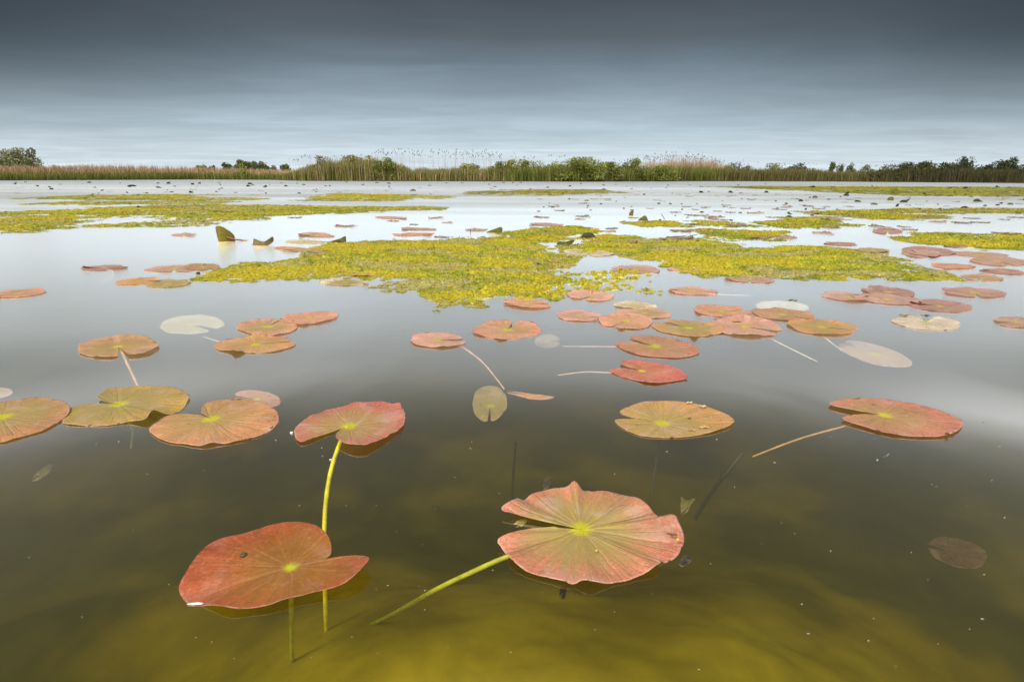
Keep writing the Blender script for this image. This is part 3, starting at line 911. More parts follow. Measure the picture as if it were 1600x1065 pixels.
weed_mat('green weed patch right of the middle, two strips behind the long mat', [(1185, 348), (1230, 339), (1290, 339), (1315, 350), (1275, 357), (1205, 353)],
         .018, .010, 2.1, .2, shift=(.3, .42, .2, .05, .03), seed=15, thr=.2)
weed_mat('green weed mat at the right picture edge', [(1418, 374), (1470, 364), (1540, 368), (1640, 367), (1640, 389), (1530, 391), (1440, 381)],
         .016, .011, 2.2, .16, shift=(.3, .42, .2, .05, .03), seed=17, thr=.2)
weed_mat('weed strip right of the middle, in front of the farthest right band', [(1255, 331), (1320, 327), (1400, 328), (1440, 336), (1425, 344), (1370, 343), (1300, 337)],
         .026, .010, 2.0, .3, shift=(.25, .4, .2, .1, .05), seed=19, thr=.15, dull=.1)
weed_mat('long thin weed strip running to the right picture edge', [(1380, 328), (1450, 325), (1640, 326), (1640, 333), (1500, 334), (1430, 334)],
         .030, .010, 2.0, .35, shift=(.2, .4, .2, .15, .05), seed=21, thr=.1, dull=.15)
weed_mat('farthest wide weed band along the right shore', [(1120, 292), (1260, 290.4), (1420, 291.5), (1680, 293), (1700, 306), (1560, 307), (1450, 305), (1330, 299), (1210, 295)],
         .16, .022, 1.8, 2.2, shift=(.15, .4, .3, .12, .03), seed=23, thr=.2, stretch=2, leaf=2, dull=.35)
weed_mat('distant weed bar in the middle, just before the reeds', [(745, 299), (800, 296), (930, 296), (940, 301), (850, 305), (765, 305)],
         .12, .015, 1.8, 1.2, shift=(.25, .45, .25, .1, .03), seed=25, thr=.2, stretch=2, leaf=2, dull=.2)
weed_mat('short distant weed bar left of the middle', [(470, 309), (530, 302), (640, 304), (695, 309), (610, 314), (500, 314)],
         .075, .012, 1.8, .8, shift=(.4, .4, .15, .1, .03), seed=27, thr=.2, stretch=2, leaf=2)
weed_mat('left weed bar farthest from the camera', [(60, 309), (140, 305), (280, 304), (395, 306), (390, 312), (250, 312), (120, 313)],
         .075, .012, 1.8, .8, shift=(.3, .4, .2, .1, .03), seed=29, thr=0, stretch=2, leaf=2, dull=.1)
weed_mat('second left weed bar from the far shore', [(30, 320), (110, 315), (330, 313), (335, 318), (230, 321), (120, 322)],
         .055, .012, 1.8, .6, shift=(.35, .35, .2, .1, .03), seed=31, thr=0, stretch=2, leaf=2)
weed_mat('longest left weed bar, running towards the middle', [(-40, 333), (60, 328), (240, 322), (420, 320), (640, 323), (690, 326), (560, 331), (420, 334), (300, 340), (200, 338), (60, 336), (-40, 337)],
         .036, .011, 2.1, .4, shift=(.4, .35, .15, .12, .03), seed=33, thr=.3, stretch=1.6, leaf=3)
weed_mat('weed patch at the left picture edge', [(-40, 345), (40, 339), (165, 338), (180, 344), (100, 355), (50, 363), (-40, 364)],
         .026, .010, 2.1, .3, shift=(.4, .3, .15, .15, .03), seed=35, thr=.3, stretch=1.4, leaf=3)
weed_mat('ragged green weed fringe at the near edge of the left bars', [(130, 352), (220, 346), (290, 341), (400, 337), (420, 342), (300, 351), (200, 355)],
         .022, .008, 1.6, .25, shift=(.25, .45, .25, .05, .03), seed=37, thr=-.05, dens=.7, stretch=1.4, leaf=3)

# ------------------------------------------------------------------ far shore
WL = [(-700, 284), (0, 282.2), (300, 280.7), (430, 281.2), (470, 282.8), (620, 283.2), (900, 284.0), (1120, 283.3), (1300, 283.8), (1600, 286.3), (2300, 291)]
WLx, WLy = zip(*WL)


def shore(px, off):
    p = at(px, float(np.interp(px, WLx, WLy)), 0)
    d = Vector((p.x, p.y, 0)).normalized()
    return p + d * off


def ground_z(off):
    return float(np.interp(off, [-2, -.4, .3, 2, 8, 60, 4000], [-.9, -.12, .10, .25, .45, .6, .6]))


def make_bank_mat():
    m, n, o = new_mat('bank_soil')
    pos = n.add('ShaderNodeNewGeometry').outputs['Position']
    _, _, z = n.sep(pos)
    a = n.noise(pos, .6, 6, .6)
    c = n.mix(n.step(z, .12, .40), (.05, .032, .018), n.mix(n.step(a, .35, .65), (.12, .13, .035), (.28, .22, .11)))
    b = n.add('ShaderNodeBsdfPrincipled')
    n.put(b.inputs['Base Color'], c)
    b.inputs['Roughness'].default_value = .95
    n.l.new(b.outputs[0], o.inputs[0])
    return m


pxs = np.linspace(-700, 2300, 150)
offs = [-2, -.9, -.4, .0, .3, .8, 2, 4, 8, 18, 60, 300, 1200, 6000]
co = []
for p in pxs:
    wob = .35 * (2 * vnoise(p * .11, 3.0, 4) - 1)
    for of in offs:
        q = shore(p, of + (wob if of < 3 else 0))
        co.append((q.x, q.y, ground_z(of) + (.05 * (vnoise(p * .3, of * 1.0, 5) - .5) if of > 0 else 0)))
nO = len(offs)
i = np.arange(len(co)).reshape(len(pxs), nO)
q = np.stack([i[:-1, :-1], i[1:, :-1], i[1:, 1:], i[:-1, 1:]], -1).reshape(-1, 4)
bank = link('bank', raw_mesh('bank', co, quads=q, smooth=True), make_bank_mat())
tag(bank, kind='structure')


def blades(name, label, cat, n, rng, top, o0, o1, wid, cols, seed, jit=.25, lean=.10, dens=None, plume=0, pc=(.10, .065, .04), basez=None):
    """Upright blades between two distances behind the waterline; 'top' is the row of the photograph they reach."""
    rs = np.random.RandomState(seed)
    tx, ty = zip(*top)
    X = []
    while len(X) < n:
        p = rs.uniform(*rng)
        if dens is None or rs.rand() < np.interp(p, *zip(*dens)):
            X.append(p)
    V = np.zeros((n, 6, 3))
    C = np.zeros((n, 6, 3))
    PV, PC = [], []
    cols = np.array(cols)
    for k, p in enumerate(X):
        of = rs.uniform(o0, o1)
        b = shore(p, of)
        tuft = vnoise(p * .22, of * .6, seed)
        H = (rise(b, p, np.interp(p, tx, ty)) - .0)
        z0 = ground_z(of) - .1
        H = max(.25, (H - z0) * (1 - jit * rs.rand() ** .8) * (.82 + .28 * tuft))
        a = rs.uniform(0, math.pi)
        w2 = wid * rs.uniform(.5, 1.3)
        lx, ly = rs.normal(0, lean) * H, rs.normal(0, lean) * H
        sx, sy = math.cos(a) * w2, math.sin(a) * w2
        for j, (f, g) in enumerate(((0, 1), (.55, .8), (1, .15))):
            cx, cy, cz = b.x + lx * f * f, b.y + ly * f * f, z0 + H * f
            V[k, 2 * j] = cx - sx * g, cy - sy * g, cz
            V[k, 2 * j + 1] = cx + sx * g, cy + sy * g, cz
        C[k] = cols[min(len(cols) - 1, int((.6 * rs.rand() + .4 * np.clip((tuft - .5) * 1.8 + .5, 0, 1)) * len(cols)))] * rs.uniform(.75, 1.25)
        if plume:
            L, T = rs.uniform(.16, .36), rs.uniform(.03, .07)
            dxp = rs.choice([-1, 1]) * rs.uniform(.05, .22)
            c0 = np.array([b.x + lx, b.y + ly, z0 + H])
            for ang in (0, 2.09, 4.19):
                e = np.array([math.cos(ang), math.sin(ang), 0]) * T
                e2 = np.array([math.cos(ang + 2.09), math.sin(ang + 2.09), 0]) * T
                tp = c0 + np.array([dxp, 0, L * .7])
                md = c0 + np.array([dxp * .4, 0, L * .35])
                PV += [c0 - [0, 0, .05], md + e, md + e2, tp]
    i6 = (np.arange(n) * 6)[:, None]
    q = np.concatenate([i6 + np.array([[0, 1, 3, 2]]), i6 + np.array([[2, 3, 5, 4]])])
    co, cc = V.reshape(-1, 3), C.reshape(-1, 3)
    if PV:
        o4 = len(co) + (np.arange(len(PV) // 4) * 4)[:, None]
        q = np.concatenate([q, o4 + np.array([[0, 1, 3, 2]])])
        co = np.concatenate([co, np.array(PV)])
        cc = np.concatenate([cc, np.tile(np.array(pc), (len(PV), 1)) * rs.uniform(.6, 1.3, (len(PV), 1))])
    ob = link(name, raw_mesh(name, co, quads=q, col=cc), M_REED)
    tag(ob, label, cat, None, 'stuff')
    return ob


TAN = [(.56, .37, .20), (.62, .45, .27), (.48, .34, .18), (.40, .31, .15)]
GRN = [(.16, .21, .035), (.21, .25, .05), (.28, .28, .08), (.13, .18, .035)]
MIXC = [(.30, .27, .09), (.22, .24, .06), (.46, .36, .18), (.17, .20, .045)]
DRK = [(.075, .085, .03), (.10, .10, .04), (.13, .11, .055), (.065, .07, .025)]  # dark plants; the vignette at the right is put into their colour too
blades('dry_reeds', 'pinkish tan dry reed belt standing behind the green sedge on the left shore', 'reeds', 7000, (-60, 470),
       [(-60, 256), (60, 257), (150, 256), (300, 259), (380, 261), (440, 263), (480, 263)], 3.5, 8, .035, TAN, 3, jit=.22)
blades('green_sedge', 'green sedge fringe at the water along the left shore', 'sedge', 8000, (-60, 480),
       [(-60, 268), (300, 267.5), (440, 270), (480, 266)], .2, 3.5, .035, GRN + [(.22, .17, .07)], 4, jit=.35)
blades('mixed_reeds', 'mixed green and straw reed belt in the middle of the shore', 'reeds', 11000, (455, 800),
       [(455, 268), (480, 258), (520, 247), (575, 245), (620, 251), (645, 262), (700, 260), (760, 260), (800, 260)], .2, 5, .035, MIXC, 5, jit=.30)
blades('young_reeds', 'green reed belt under the bushes right of the middle', 'reeds', 12000, (765, 1140),
       [(770, 258), (830, 257), (900, 254), (950, 258), (1010, 260), (1060, 257), (1110, 258), (1140, 263)], .2, 4, .035, GRN + [(.20, .17, .06)], 6, jit=.4)
blades('straw_reeds', 'tall straw-coloured reed stand right of the middle', 'reeds', 2600, (985, 1140),
       [(985, 252), (1010, 249), (1040, 247), (1080, 245), (1112, 247), (1140, 258)], 4, 8, .026, TAN, 7, jit=.25, dens=[(985, .3), (1030, .8), (1110, 1), (1140, .5)])
blades('olive_sedge', 'olive sedge belt along the right part of the shore', 'sedge', 12000, (1120, 1420),
       [(1120, 262), (1200, 262), (1260, 261), (1300, 266), (1360, 265), (1420, 261)], .2, 5, .04, [(.15, .16, .045), (.19, .175, .06), (.25, .20, .09), (.12, .13, .035)], 8, jit=.35)
blades('dark_sedge', 'dark sedge belt at the far right of the shore', 'sedge', 12000, (1370, 1680),
       [(1370, 263), (1440, 259), (1500, 260), (1560, 261), (1680, 262)], .2, 5, .04, DRK, 9, jit=.4)
blades('plume_reeds', 'sparse tall reed stalks with dark plumes above the left and middle shore', 'reeds', 190, (455, 960),
       [(455, 246), (480, 242), (560, 240), (600, 233), (690, 236), (770, 237), (830, 243), (960, 243)], 1, 7, .016, [(.42, .34, .22)], 10, jit=.16, lean=.05,
       dens=[(455, .5), (560, .4), (600, 1), (770, 1), (800, .5), (840, .25), (960, .3)], plume=1)
blades('plume_reeds', 'dense tall reed stalks with dark plumes over the straw-coloured stand', 'reeds', 210, (960, 1130),
       [(960, 248), (1000, 243), (1040, 239), (1090, 239), (1110, 243), (1130, 250)], 3, 8, .017, [(.50, .36, .25)], 11, jit=.22, lean=.06, dens=[(960, .2), (1000, .6), (1030, 1), (1110, 1), (1130, .3)], plume=1)
blades('pale_reeds', 'thin pale reed stalks rising above the left reed belt', 'reeds', 260, (60, 420),
       [(60, 248), (120, 247), (200, 246), (300, 250), (420, 254)], 3, 8, .014, [(.42, .36, .30), (.36, .32, .27)], 12, jit=.4, lean=.05,
       dens=[(60, .4), (130, 1), (160, .8), (250, .6), (300, .5), (420, .2)], plume=0)
blades('shore_stalks', 'few tall plumed stalks above the bushes on the right shore', 'reeds', 60, (1130, 1500),
       [(1130, 252), (1300, 252), (1500, 252)], 2, 8, .012, [(.30, .26, .18)], 13, jit=.3, lean=.05, plume=1)


BK = dict(willow_bush=(1.3, 1.9, .12), shore_bush=(1.2, 1.5, .1), dark_bush=(1.4, 1.8, .12), field_tree=(1.15, 1.5, .2), dark_tree=(1.2, 1.5, .15))


def bush(name, cat, label, px, ytop, hw, off, col, seed, ybase=None, n=1500, leaf=.16, lobes=8, spread=.8):
    kw, kn, zlo = BK[name]
    hw, n = hw * kw, int(n * kn)
    if name != 'field_tree' and px > 1370:
        col = tuple(c * 1.35 for c in col)
    lobes = int(lobes + hw / 5)
    rs = np.random.RandomState(seed)
    b = shore(px, off)
    z0 = ground_z(off) - .05
    dist = math.hypot(b.x, b.y)
    dd = ray(px, 277)
    k = dist / math.hypot(dd.x, dd.y)          # metres per unit of the ray
    Wd = hw / FPX * k
    Ht = rise(b, px, ytop) - z0
    root = empty(name, (b.x, b.y, z0))
    tag(root, label, cat, 'bushes and trees on the far shore')
    # lobes
    LC, LR = [], []
    for j in range(lobes):
        a = rs.uniform(0, 6.283)
        f = rs.uniform(.15, 1) ** .7
        zc = Ht * rs.uniform(zlo, .86)
        wz = math.sqrt(max(.05, 1 - max(0, (zc / Ht - .30) / .72) ** 2))
        lr = rs.uniform(.24, .40)
        LC.append((math.cos(a) * f * Wd * wz * .80, math.sin(a) * f * Wd * .6, min(zc, Ht * (1 - lr * .45))))
        LR.append((lr * Wd * rs.uniform(.75, 1.2), lr * Wd, lr * Ht * rs.uniform(.5, .75)))
    LC.append((0, 0, Ht * .72)); LR.append((Wd * .42, Wd * .4, Ht * .28))
    LC, LR = np.array(LC), np.array(LR)
    s = rs.randint(0, len(LC), n)
    d = rs.normal(size=(n, 3))
    d /= np.linalg.norm(d, axis=1)[:, None]
    if name != 'field_tree':
        skirt = rs.rand(n) < .34
    else:
        skirt = np.zeros(n, bool)
    rad = rs.uniform(.25, 1.08, n) ** .55
    P = LC[s] + d * LR[s] * rad[:, None]
    ns_ = skirt.sum()
    P[skirt] = np.stack([rs.uniform(-1, 1, ns_) * Wd * .95, rs.uniform(-1, 1, ns_) * Wd * .6, rs.uniform(.03, .7, ns_) ** 1.2 * Ht], 1)
    P[:, 2] = np.clip(P[:, 2], Ht * .04, Ht * 1.02)
    a = rs.normal(size=(n, 3)); a /= np.linalg.norm(a, axis=1)[:, None]
    c2 = np.cross(a, rs.normal(size=(n, 3))); c2 /= np.linalg.norm(c2, axis=1)[:, None]
    L = leaf * rs.uniform(.6, 1.5, (n, 1))
    q4 = np.stack([P - a * L, P + c2 * L * .42, P + a * L, P - c2 * L * .42], 1)
    tone = rs.uniform(.72, 1.3, len(LC))[s][:, None] * rs.uniform(.65, 1.4, (n, 1))
    C = np.array(col)[None] * tone * np.stack([rs.uniform(.85, 1.2, n), np.ones(n), rs.uniform(.7, 1.2, n)], 1)
    me = raw_mesh('crown', q4.reshape(-1, 3), quads=np.arange(n * 4).reshape(-1, 4), col=np.repeat(C, 4, 0))
    link('crown', me, M_LEAF, root)
    V, F = [], []
    for j in range(min(len(LC), 6)):
        tp = LC[j] * np.array([.85, .85, .95])
        r0 = max(.03, Ht * .018)
        pts = [np.array([rs.normal(0, .05), rs.normal(0, .05), 0]), tp * np.array([.3, .3, .45]), tp]
        for f in range(2):
            p0, p1 = pts[f], pts[f + 1]
            ra, rb = r0 * (1 - .4 * f), r0 * (.6 - .4 * f)
            s0 = len(V)
            for pp, r_ in ((p0, ra), (p1, rb)):
                for t in range(6):
                    V.append(pp + np.array([math.cos(t * 1.047) * r_, math.sin(t * 1.047) * r_, 0]))
            F += [(s0 + t, s0 + (t + 1) % 6, s0 + 6 + (t + 1) % 6, s0 + 6 + t) for t in range(6)]
    link('trunk', raw_mesh('trunk', np.array(V), quads=np.array(F), col=np.tile([.09, .07, .05], (len(V), 1))), M_BARK, root)
    return root


G1, G2, G3, G4 = (.27, .30, .085), (.22, .26, .07), (.15, .175, .07), (.25, .25, .13)
B = [
    ('willow_bush', 'bush', 'greyish round bush cut by the left picture edge behind the dry reeds', 14, 234, 20, 9, (.27, .29, .17), 1500),
    ('willow_bush', 'bush', 'taller greyish bush second from the left picture edge', 44, 231, 19, 10, (.25, .27, .16), 1700),
    ('field_tree', 'tree', 'leftmost small dark tree of the distant row behind the meadow', 319, 257, 10, 70, G3, 700),
    ('field_tree', 'tree', 'low dark tree second in the distant row', 336, 258, 8, 70, G3, 600),
    ('field_tree', 'tree', 'round dark tree just left of the biggest one in the distant row', 358, 254, 10, 66, G3, 800),
    ('field_tree', 'tree', 'biggest tree of the distant row left of the middle', 380, 249.5, 14, 60, (.17, .20, .06), 1300),
    ('field_tree', 'tree', 'tree leaning on the right side of the biggest distant one', 396, 252, 9, 64, G3, 800),
    ('field_tree', 'tree', 'round tree standing apart right of the biggest distant one', 415, 253, 10, 66, G3, 800),
    ('field_tree', 'tree', 'tiny rightmost pair tree, left one of two before the tall reeds', 430, 257, 7, 70, G3, 500),
    ('field_tree', 'tree', 'last small tree of the distant row touching the tall reeds', 447, 257, 8, 70, G3, 600),
    ('shore_bush', 'bush', 'small dark bush at the water below the biggest distant tree', 381, 263, 9, 1.5, G2, 700),
    ('willow_bush', 'bush', 'grey-green bush at the left end of the tall mixed reeds', 503, 244, 15, 3, G4, 1300),
    ('willow_bush', 'bush', 'wide straw-green bush in the middle of the tall mixed reeds', 556, 244, 32, 4, (.32, .30, .09), 2200),
    ('willow_bush', 'bush', 'dark leafy bush at the right end of the tall mixed reeds', 606, 246, 22, 1.5, G2, 1800),
    ('willow_bush', 'bush', 'pale low bush between the plumed reeds and the green bushes', 735, 256, 18, 3, (.32, .31, .10), 900),
    ('willow_bush', 'bush', 'first green bush right of the plumed reeds', 788, 250, 22, 2, (.28, .31, .09), 1700),
    ('willow_bush', 'bush', 'rounded green bush in the middle of the shore', 828, 250, 20, 2.5, G1, 1700),
    ('willow_bush', 'bush', 'broadest and highest green bush right of the middle', 898, 246, 38, 2.5, (.26, .305, .075), 2900),
    ('willow_bush', 'bush', 'green bush beside the broadest one, on its right', 946, 253, 22, 2, G1, 1600),
    ('willow_bush', 'bush', 'dark-tipped bush left of the straw-coloured reeds', 988, 248, 18, 2.2, G2, 1700),
    ('willow_bush', 'bush', 'low leafy bush under the straw-coloured reeds', 1028, 259, 24, 1.2, (.23, .28, .06), 1300),
    ('willow_bush', 'bush', 'round bush just right of the straw-coloured reeds', 1142, 254, 14, 5, G2, 1100),
    ('willow_bush', 'bush', 'low bush second to the right of the straw-coloured reeds', 1170, 259, 12, 5, G3, 800),
    ('willow_bush', 'bush', 'round-topped bush third to the right of the straw-coloured reeds', 1212, 254, 16, 6, G2, 1100),
    ('willow_bush', 'bush', 'broad round bush fourth to the right of the straw-coloured reeds', 1247, 253, 17, 6, (.075, .095, .03), 1300),
    ('field_tree', 'tree', 'small separate tree, left of the three above the olive sedge', 1298, 253, 7, 16, G3, 600),
    ('field_tree', 'tree', 'small separate tree, middle of the three above the olive sedge', 1312, 255, 8, 17, G3, 600),
    ('field_tree', 'tree', 'small separate tree, right of the three above the olive sedge', 1327, 253, 7, 16, G3, 600),
    ('field_tree', 'tree', 'low scrubby tree right of the three above the olive sedge', 1348, 258, 12, 14, G3, 600),
    ('dark_bush', 'bush', 'left end of the long dark bush row on the right shore', 1385, 256, 22, 3, (.06, .072, .025), 1400),  # towards the right edge the leaf colours also carry the vignette
    ('dark_bush', 'bush', 'spiky-topped dark bush in the long row on the right shore', 1418, 253, 22, 3, (.055, .068, .025), 1600),
    ('dark_bush', 'bush', 'knob-topped dark bush in the middle of the long right row', 1446, 252, 20, 3, (.055, .068, .024), 1500),
    ('dark_bush', 'bush', 'rounded dark bush right of the knob-topped one', 1474, 254, 20, 3, (.05, .065, .024), 1400),
    ('dark_tree', 'tree', 'tall pointed dark tree over the right bush row', 1509, 245, 15, 5, (.045, .06, .022), 1600),
    ('dark_bush', 'bush', 'low dark bush in the dip between the two tall dark trees', 1534, 258, 16, 3, (.045, .06, .022), 1000),
    ('dark_tree', 'tree', 'shorter shoulder tree left of the rightmost tall one', 1549, 250, 12, 5, (.04, .055, .02), 1100),
    ('dark_tree', 'tree', 'rightmost tall dark round tree near the picture edge', 1574, 245, 15, 5, (.04, .055, .02), 1600),
    ('dark_bush', 'bush', 'dark bush cut by the right picture edge', 1602, 256, 14, 3, (.035, .05, .018), 1000),
]
for j, (nm, cat, lab, px, yt, hw, of, cl, nn) in enumerate(B):
    bush(nm, cat, lab, px, yt, hw, of, cl, 100 + j, n=nn, leaf=.13 if of < 30 else .24)

# ------------------------------------------------------------------ leaves standing out of the water
def standing(key, px, py, outline, col, label, bend=.25, stalk=None, green=.3, name='raised_leaf', lean=.2):
    """A stiff leaf rising from the water: its outline stands in an upright plane and is then bent into a curved sheet."""
    P = at(px, py, 0)
    d = ray(px, py)
    s = (P - CAMP).length / d.length / FPX
    f = Vector((P.x, P.y, 0)).normalized()
    rgt = Vector((f.y, -f.x, 0))
    R = catmull([((a - px) * s, (py - b) * s, 0) for a, b in outline], 48)
    R = np.vstack([R, R[:1]])
    c = R.mean(0)
    co, fc = [], []
    rings = [0, .3, .6, .85, 1.0]
    for side in (0, 1):
        for t in rings:
            for q in R[:-1]:
                x, z = c[0] + (q[0] - c[0]) * t, c[1] + (q[1] - c[1]) * t
                wd = max(abs(R[:, 0] - c[0]).max(), .01)
                dep = bend * ((x - c[0]) / wd) ** 2 * wd + lean * z + (.0012 if side else 0)
                v = rgt * x + f * dep
                co.append((v.x, v.y, max(z, -.02)))
    n = len(R) - 1
    for side in (0, 1):
        b0 = side * len(rings) * n
        for k in range(len(rings) - 1):
            for j in range(n):
                a = b0 + k * n + j
                b_ = b0 + k * n + (j + 1) % n
                fc.append((a, b_, b_ + n, a + n) if side else (a, a + n, b_ + n, b_))
    e0, e1 = (len(rings) - 1) * n, (2 * len(rings) - 1) * n
    fc += [(e0 + j, e1 + j, e1 + (j + 1) % n, e0 + (j + 1) % n) for j in range(n)]
    cc = np.tile(np.array(col), (len(co), 1)) * (.8 + .4 * fbm(np.array(co)[:, 0] * 60 + 9, np.array(co)[:, 2] * 60 + 4, 3))[:, None]
    me = raw_mesh(name, np.array(co), quads=np.array(fc), col=cc, smooth=True)
    if stalk:
        root = empty(name, P)
        link('leaf_blade', me, M_STAND, root)
        pts = [at(*q) if len(q) == 3 else P + rgt * ((q[0] - px) * s) + Vector((0, 0, (py - q[1]) * s)) for q in stalk[0]]
        tube('stalk', [p - P for p in pts], stalk[1], stalk[1] * .8, root, color=stalk[2])
    else:
        root = link(name, me, M_STAND)
        root.location = P
    tag(root, label, 'raised leaf')
    return root


M_STAND = col_mat('standing_leaf', .45, .15, .25, 60, .35)
DK, DK2 = (.24, .19, .014), (.070, .075, .018)
standing('e1', 353, 377.5, [(343.5, 381), (342, 372), (341, 362), (341.5, 354.5), (347, 353.5), (352, 355.5), (357, 359.5), (362, 363.5), (366, 370), (366.5, 381)], DK,
         'upright dark olive half leaf mirrored in the water left of the weed mats', .35, ([(355, 371), (366, 374.5), (380, 377), (397, 381)], .006, (.42, .20, .15)))
standing('e2', 408, 384, [(395, 386), (397, 379), (399, 373), (404, 377), (418, 377), (426, 371), (427, 378), (420, 383), (412, 386)], (.27, .20, .08),
         'curled tan leaf beside the upright dark one, on the same reddish stalk', .6)
standing('e3', 526, 379, [(508, 380.5), (520, 376), (533, 372.5), (540, 370), (540.5, 380)], (.20, .19, .03), 'tilted olive leaf tent at the back corner of the left weed mat', .5)
standing('e4', 772, 364, [(757, 366), (764, 361), (775, 357), (783, 355), (785, 361), (778, 366)], (.17, .16, .02), 'tilted olive leaf behind the left weed mat, near the middle', .5)
standing('e5', 919, 372.5, [(906, 374), (909, 368), (914, 364), (921, 363.5), (928, 367), (931, 374)], (.075, .07, .03), 'dark domed leaf on the weed between the two mats', .5)
standing('e6', 884, 383, [(869, 382), (874, 378), (884, 377.5), (897, 375.5), (893, 382), (884, 386), (874, 386)], (.10, .11, .012), 'dark green curled leaf at the left tip of the right mat', .5)
standing('e7', 985.5, 337, [(983, 339), (983, 333), (987, 329), (989.5, 329.5), (989, 339)], (.17, .16, .03), 'narrow upright leaf, left of the two over the tiny weed patch', .4)
standing('e8', 1005, 345, [(996, 346.5), (1000, 341), (1007, 337), (1011, 341), (1012.5, 346)], (.15, .14, .03), 'tent-shaped leaf, right of the two over the tiny weed patch', .4)
standing('e9', 1091, 378, [(1085, 379), (1089, 375.5), (1094, 376), (1099, 377.5), (1095, 379)], (.09, .05, .025), 'little brown leaf crumb at the back edge of the right mat', .4)
standing('e10', 1399, 303, [(1394, 304.5), (1395, 297), (1399, 294), (1403, 298), (1404, 304)], (.16, .16, .025), 'bright upright leaf over the far right weed band', .5)
standing('e11', 1390, 313, [(1386, 314), (1388, 309), (1393, 307.5), (1395.5, 311), (1394, 314)], (.15, .15, .025), 'lower upright leaf below the bright one in the far right water', .5)
standing('e12', 1412, 316, [(1405, 317), (1409, 313), (1416, 312), (1420, 310), (1416, 316)], (.04, .045, .03), 'dark slanting leaf right of the pair of upright ones', .5)
standing('e13', 1322, 306, [(1318, 306.5), (1319, 303.5), (1322, 302.2), (1325, 303.5), (1326, 306), (1322, 307.5)], (.035, .035, .025), 'dark disc-like leaf on a thin stalk in the far right water', .4,
         ([(1323, 306), (1324.5, 311), (1324.8, 316)], .006, (.12, .09, .06)))
standing('e14', 1527, 315, [(1521, 316), (1523, 312), (1527, 310.5), (1531, 313), (1536, 316)], (.07, .065, .03), 'dark leaf clump far right before the weed band', .5)
standing('e15', 1505, 325, [(1500, 326), (1503, 323), (1508, 322), (1513, 325)], (.06, .04, .03), 'dark brown hummock leaf on the thin right weed strip', .5)
standing('e16', 1141, 301, [(1137, 302), (1139, 299), (1142, 298), (1146, 301.5)], (.03, .03, .02), 'black leaf knob, left of two in the far water right of the middle', .5)
standing('e17', 1197, 301, [(1192, 302), (1195, 299), (1198, 298), (1202, 301.5)], (.04, .045, .03), 'grey-green leaf knob, right of two in the far water right of the middle', .5)


def stick(label, pts, r, col):
    P = [at(*pts[0])]
    b = P[0]
    d = ray(pts[0][0], pts[0][1])
    s = (b - CAMP).length / d.length / FPX
    f = Vector((b.x, b.y, 0)).normalized()
    rg = Vector((f.y, -f.x, 0))
    for q in pts[1:]:
        P.append(b + rg * ((q[0] - pts[0][0]) * s) + Vector((0, 0, (pts[0][1] - q[1]) * s)) + f * .01)
    o = tube('bare_stalk', [p - b for p in P], r, r * .7, color=col)
    o.location = b
    tag(o, label, 'stalk')


stick('bent dark stalk like a hook left of the left weed mat', [(478, 405, -.01), (477, 401), (476, 398), (480, 394.5), (484, 394), (490, 393.5)], .0022, (.07, .05, .045))
stick('short upright dark stalk behind the left weed mat', [(735.5, 368, -.01), (735.3, 364), (735, 360)], .003, (.08, .06, .05))
stick('slanting thin stalk right of the two upright leaves', [(1039, 344, -.01), (1036, 339), (1032, 334)], .004, (.14, .12, .10))
stick('dark arched stalk lying behind the curled tan leaf', [(430, 384, -.005), (440, 384.5), (452, 387), (459, 391)], .003, (.11, .07, .06))


# ------------------------------------------------------------------ far pads and far standing leaves (repeats)
def far_variant(seed):
    r = random.Random(seed)
    n = 30
    R = .10
    O = []
    ph = [r.uniform(0, 6.28) for _ in range(4)]
    for i in range(n):
        a = math.radians(10 + 340 * i / (n - 1))
        k = R * (1 + .08 * math.sin(2 * a + ph[0]) + .06 * math.sin(5 * a + ph[1]))
        h = max(0, math.sin(a * r.choice([1, 2]) + ph[2]) - .6) * r.uniform(.01, .05)
        O.append((math.cos(a) * k, math.sin(a) * k, .006 + h))
    return blade_mesh(np.array([0, 0, .006]), np.array(O), seed, .004, RINGS_FAR, .02, .001)


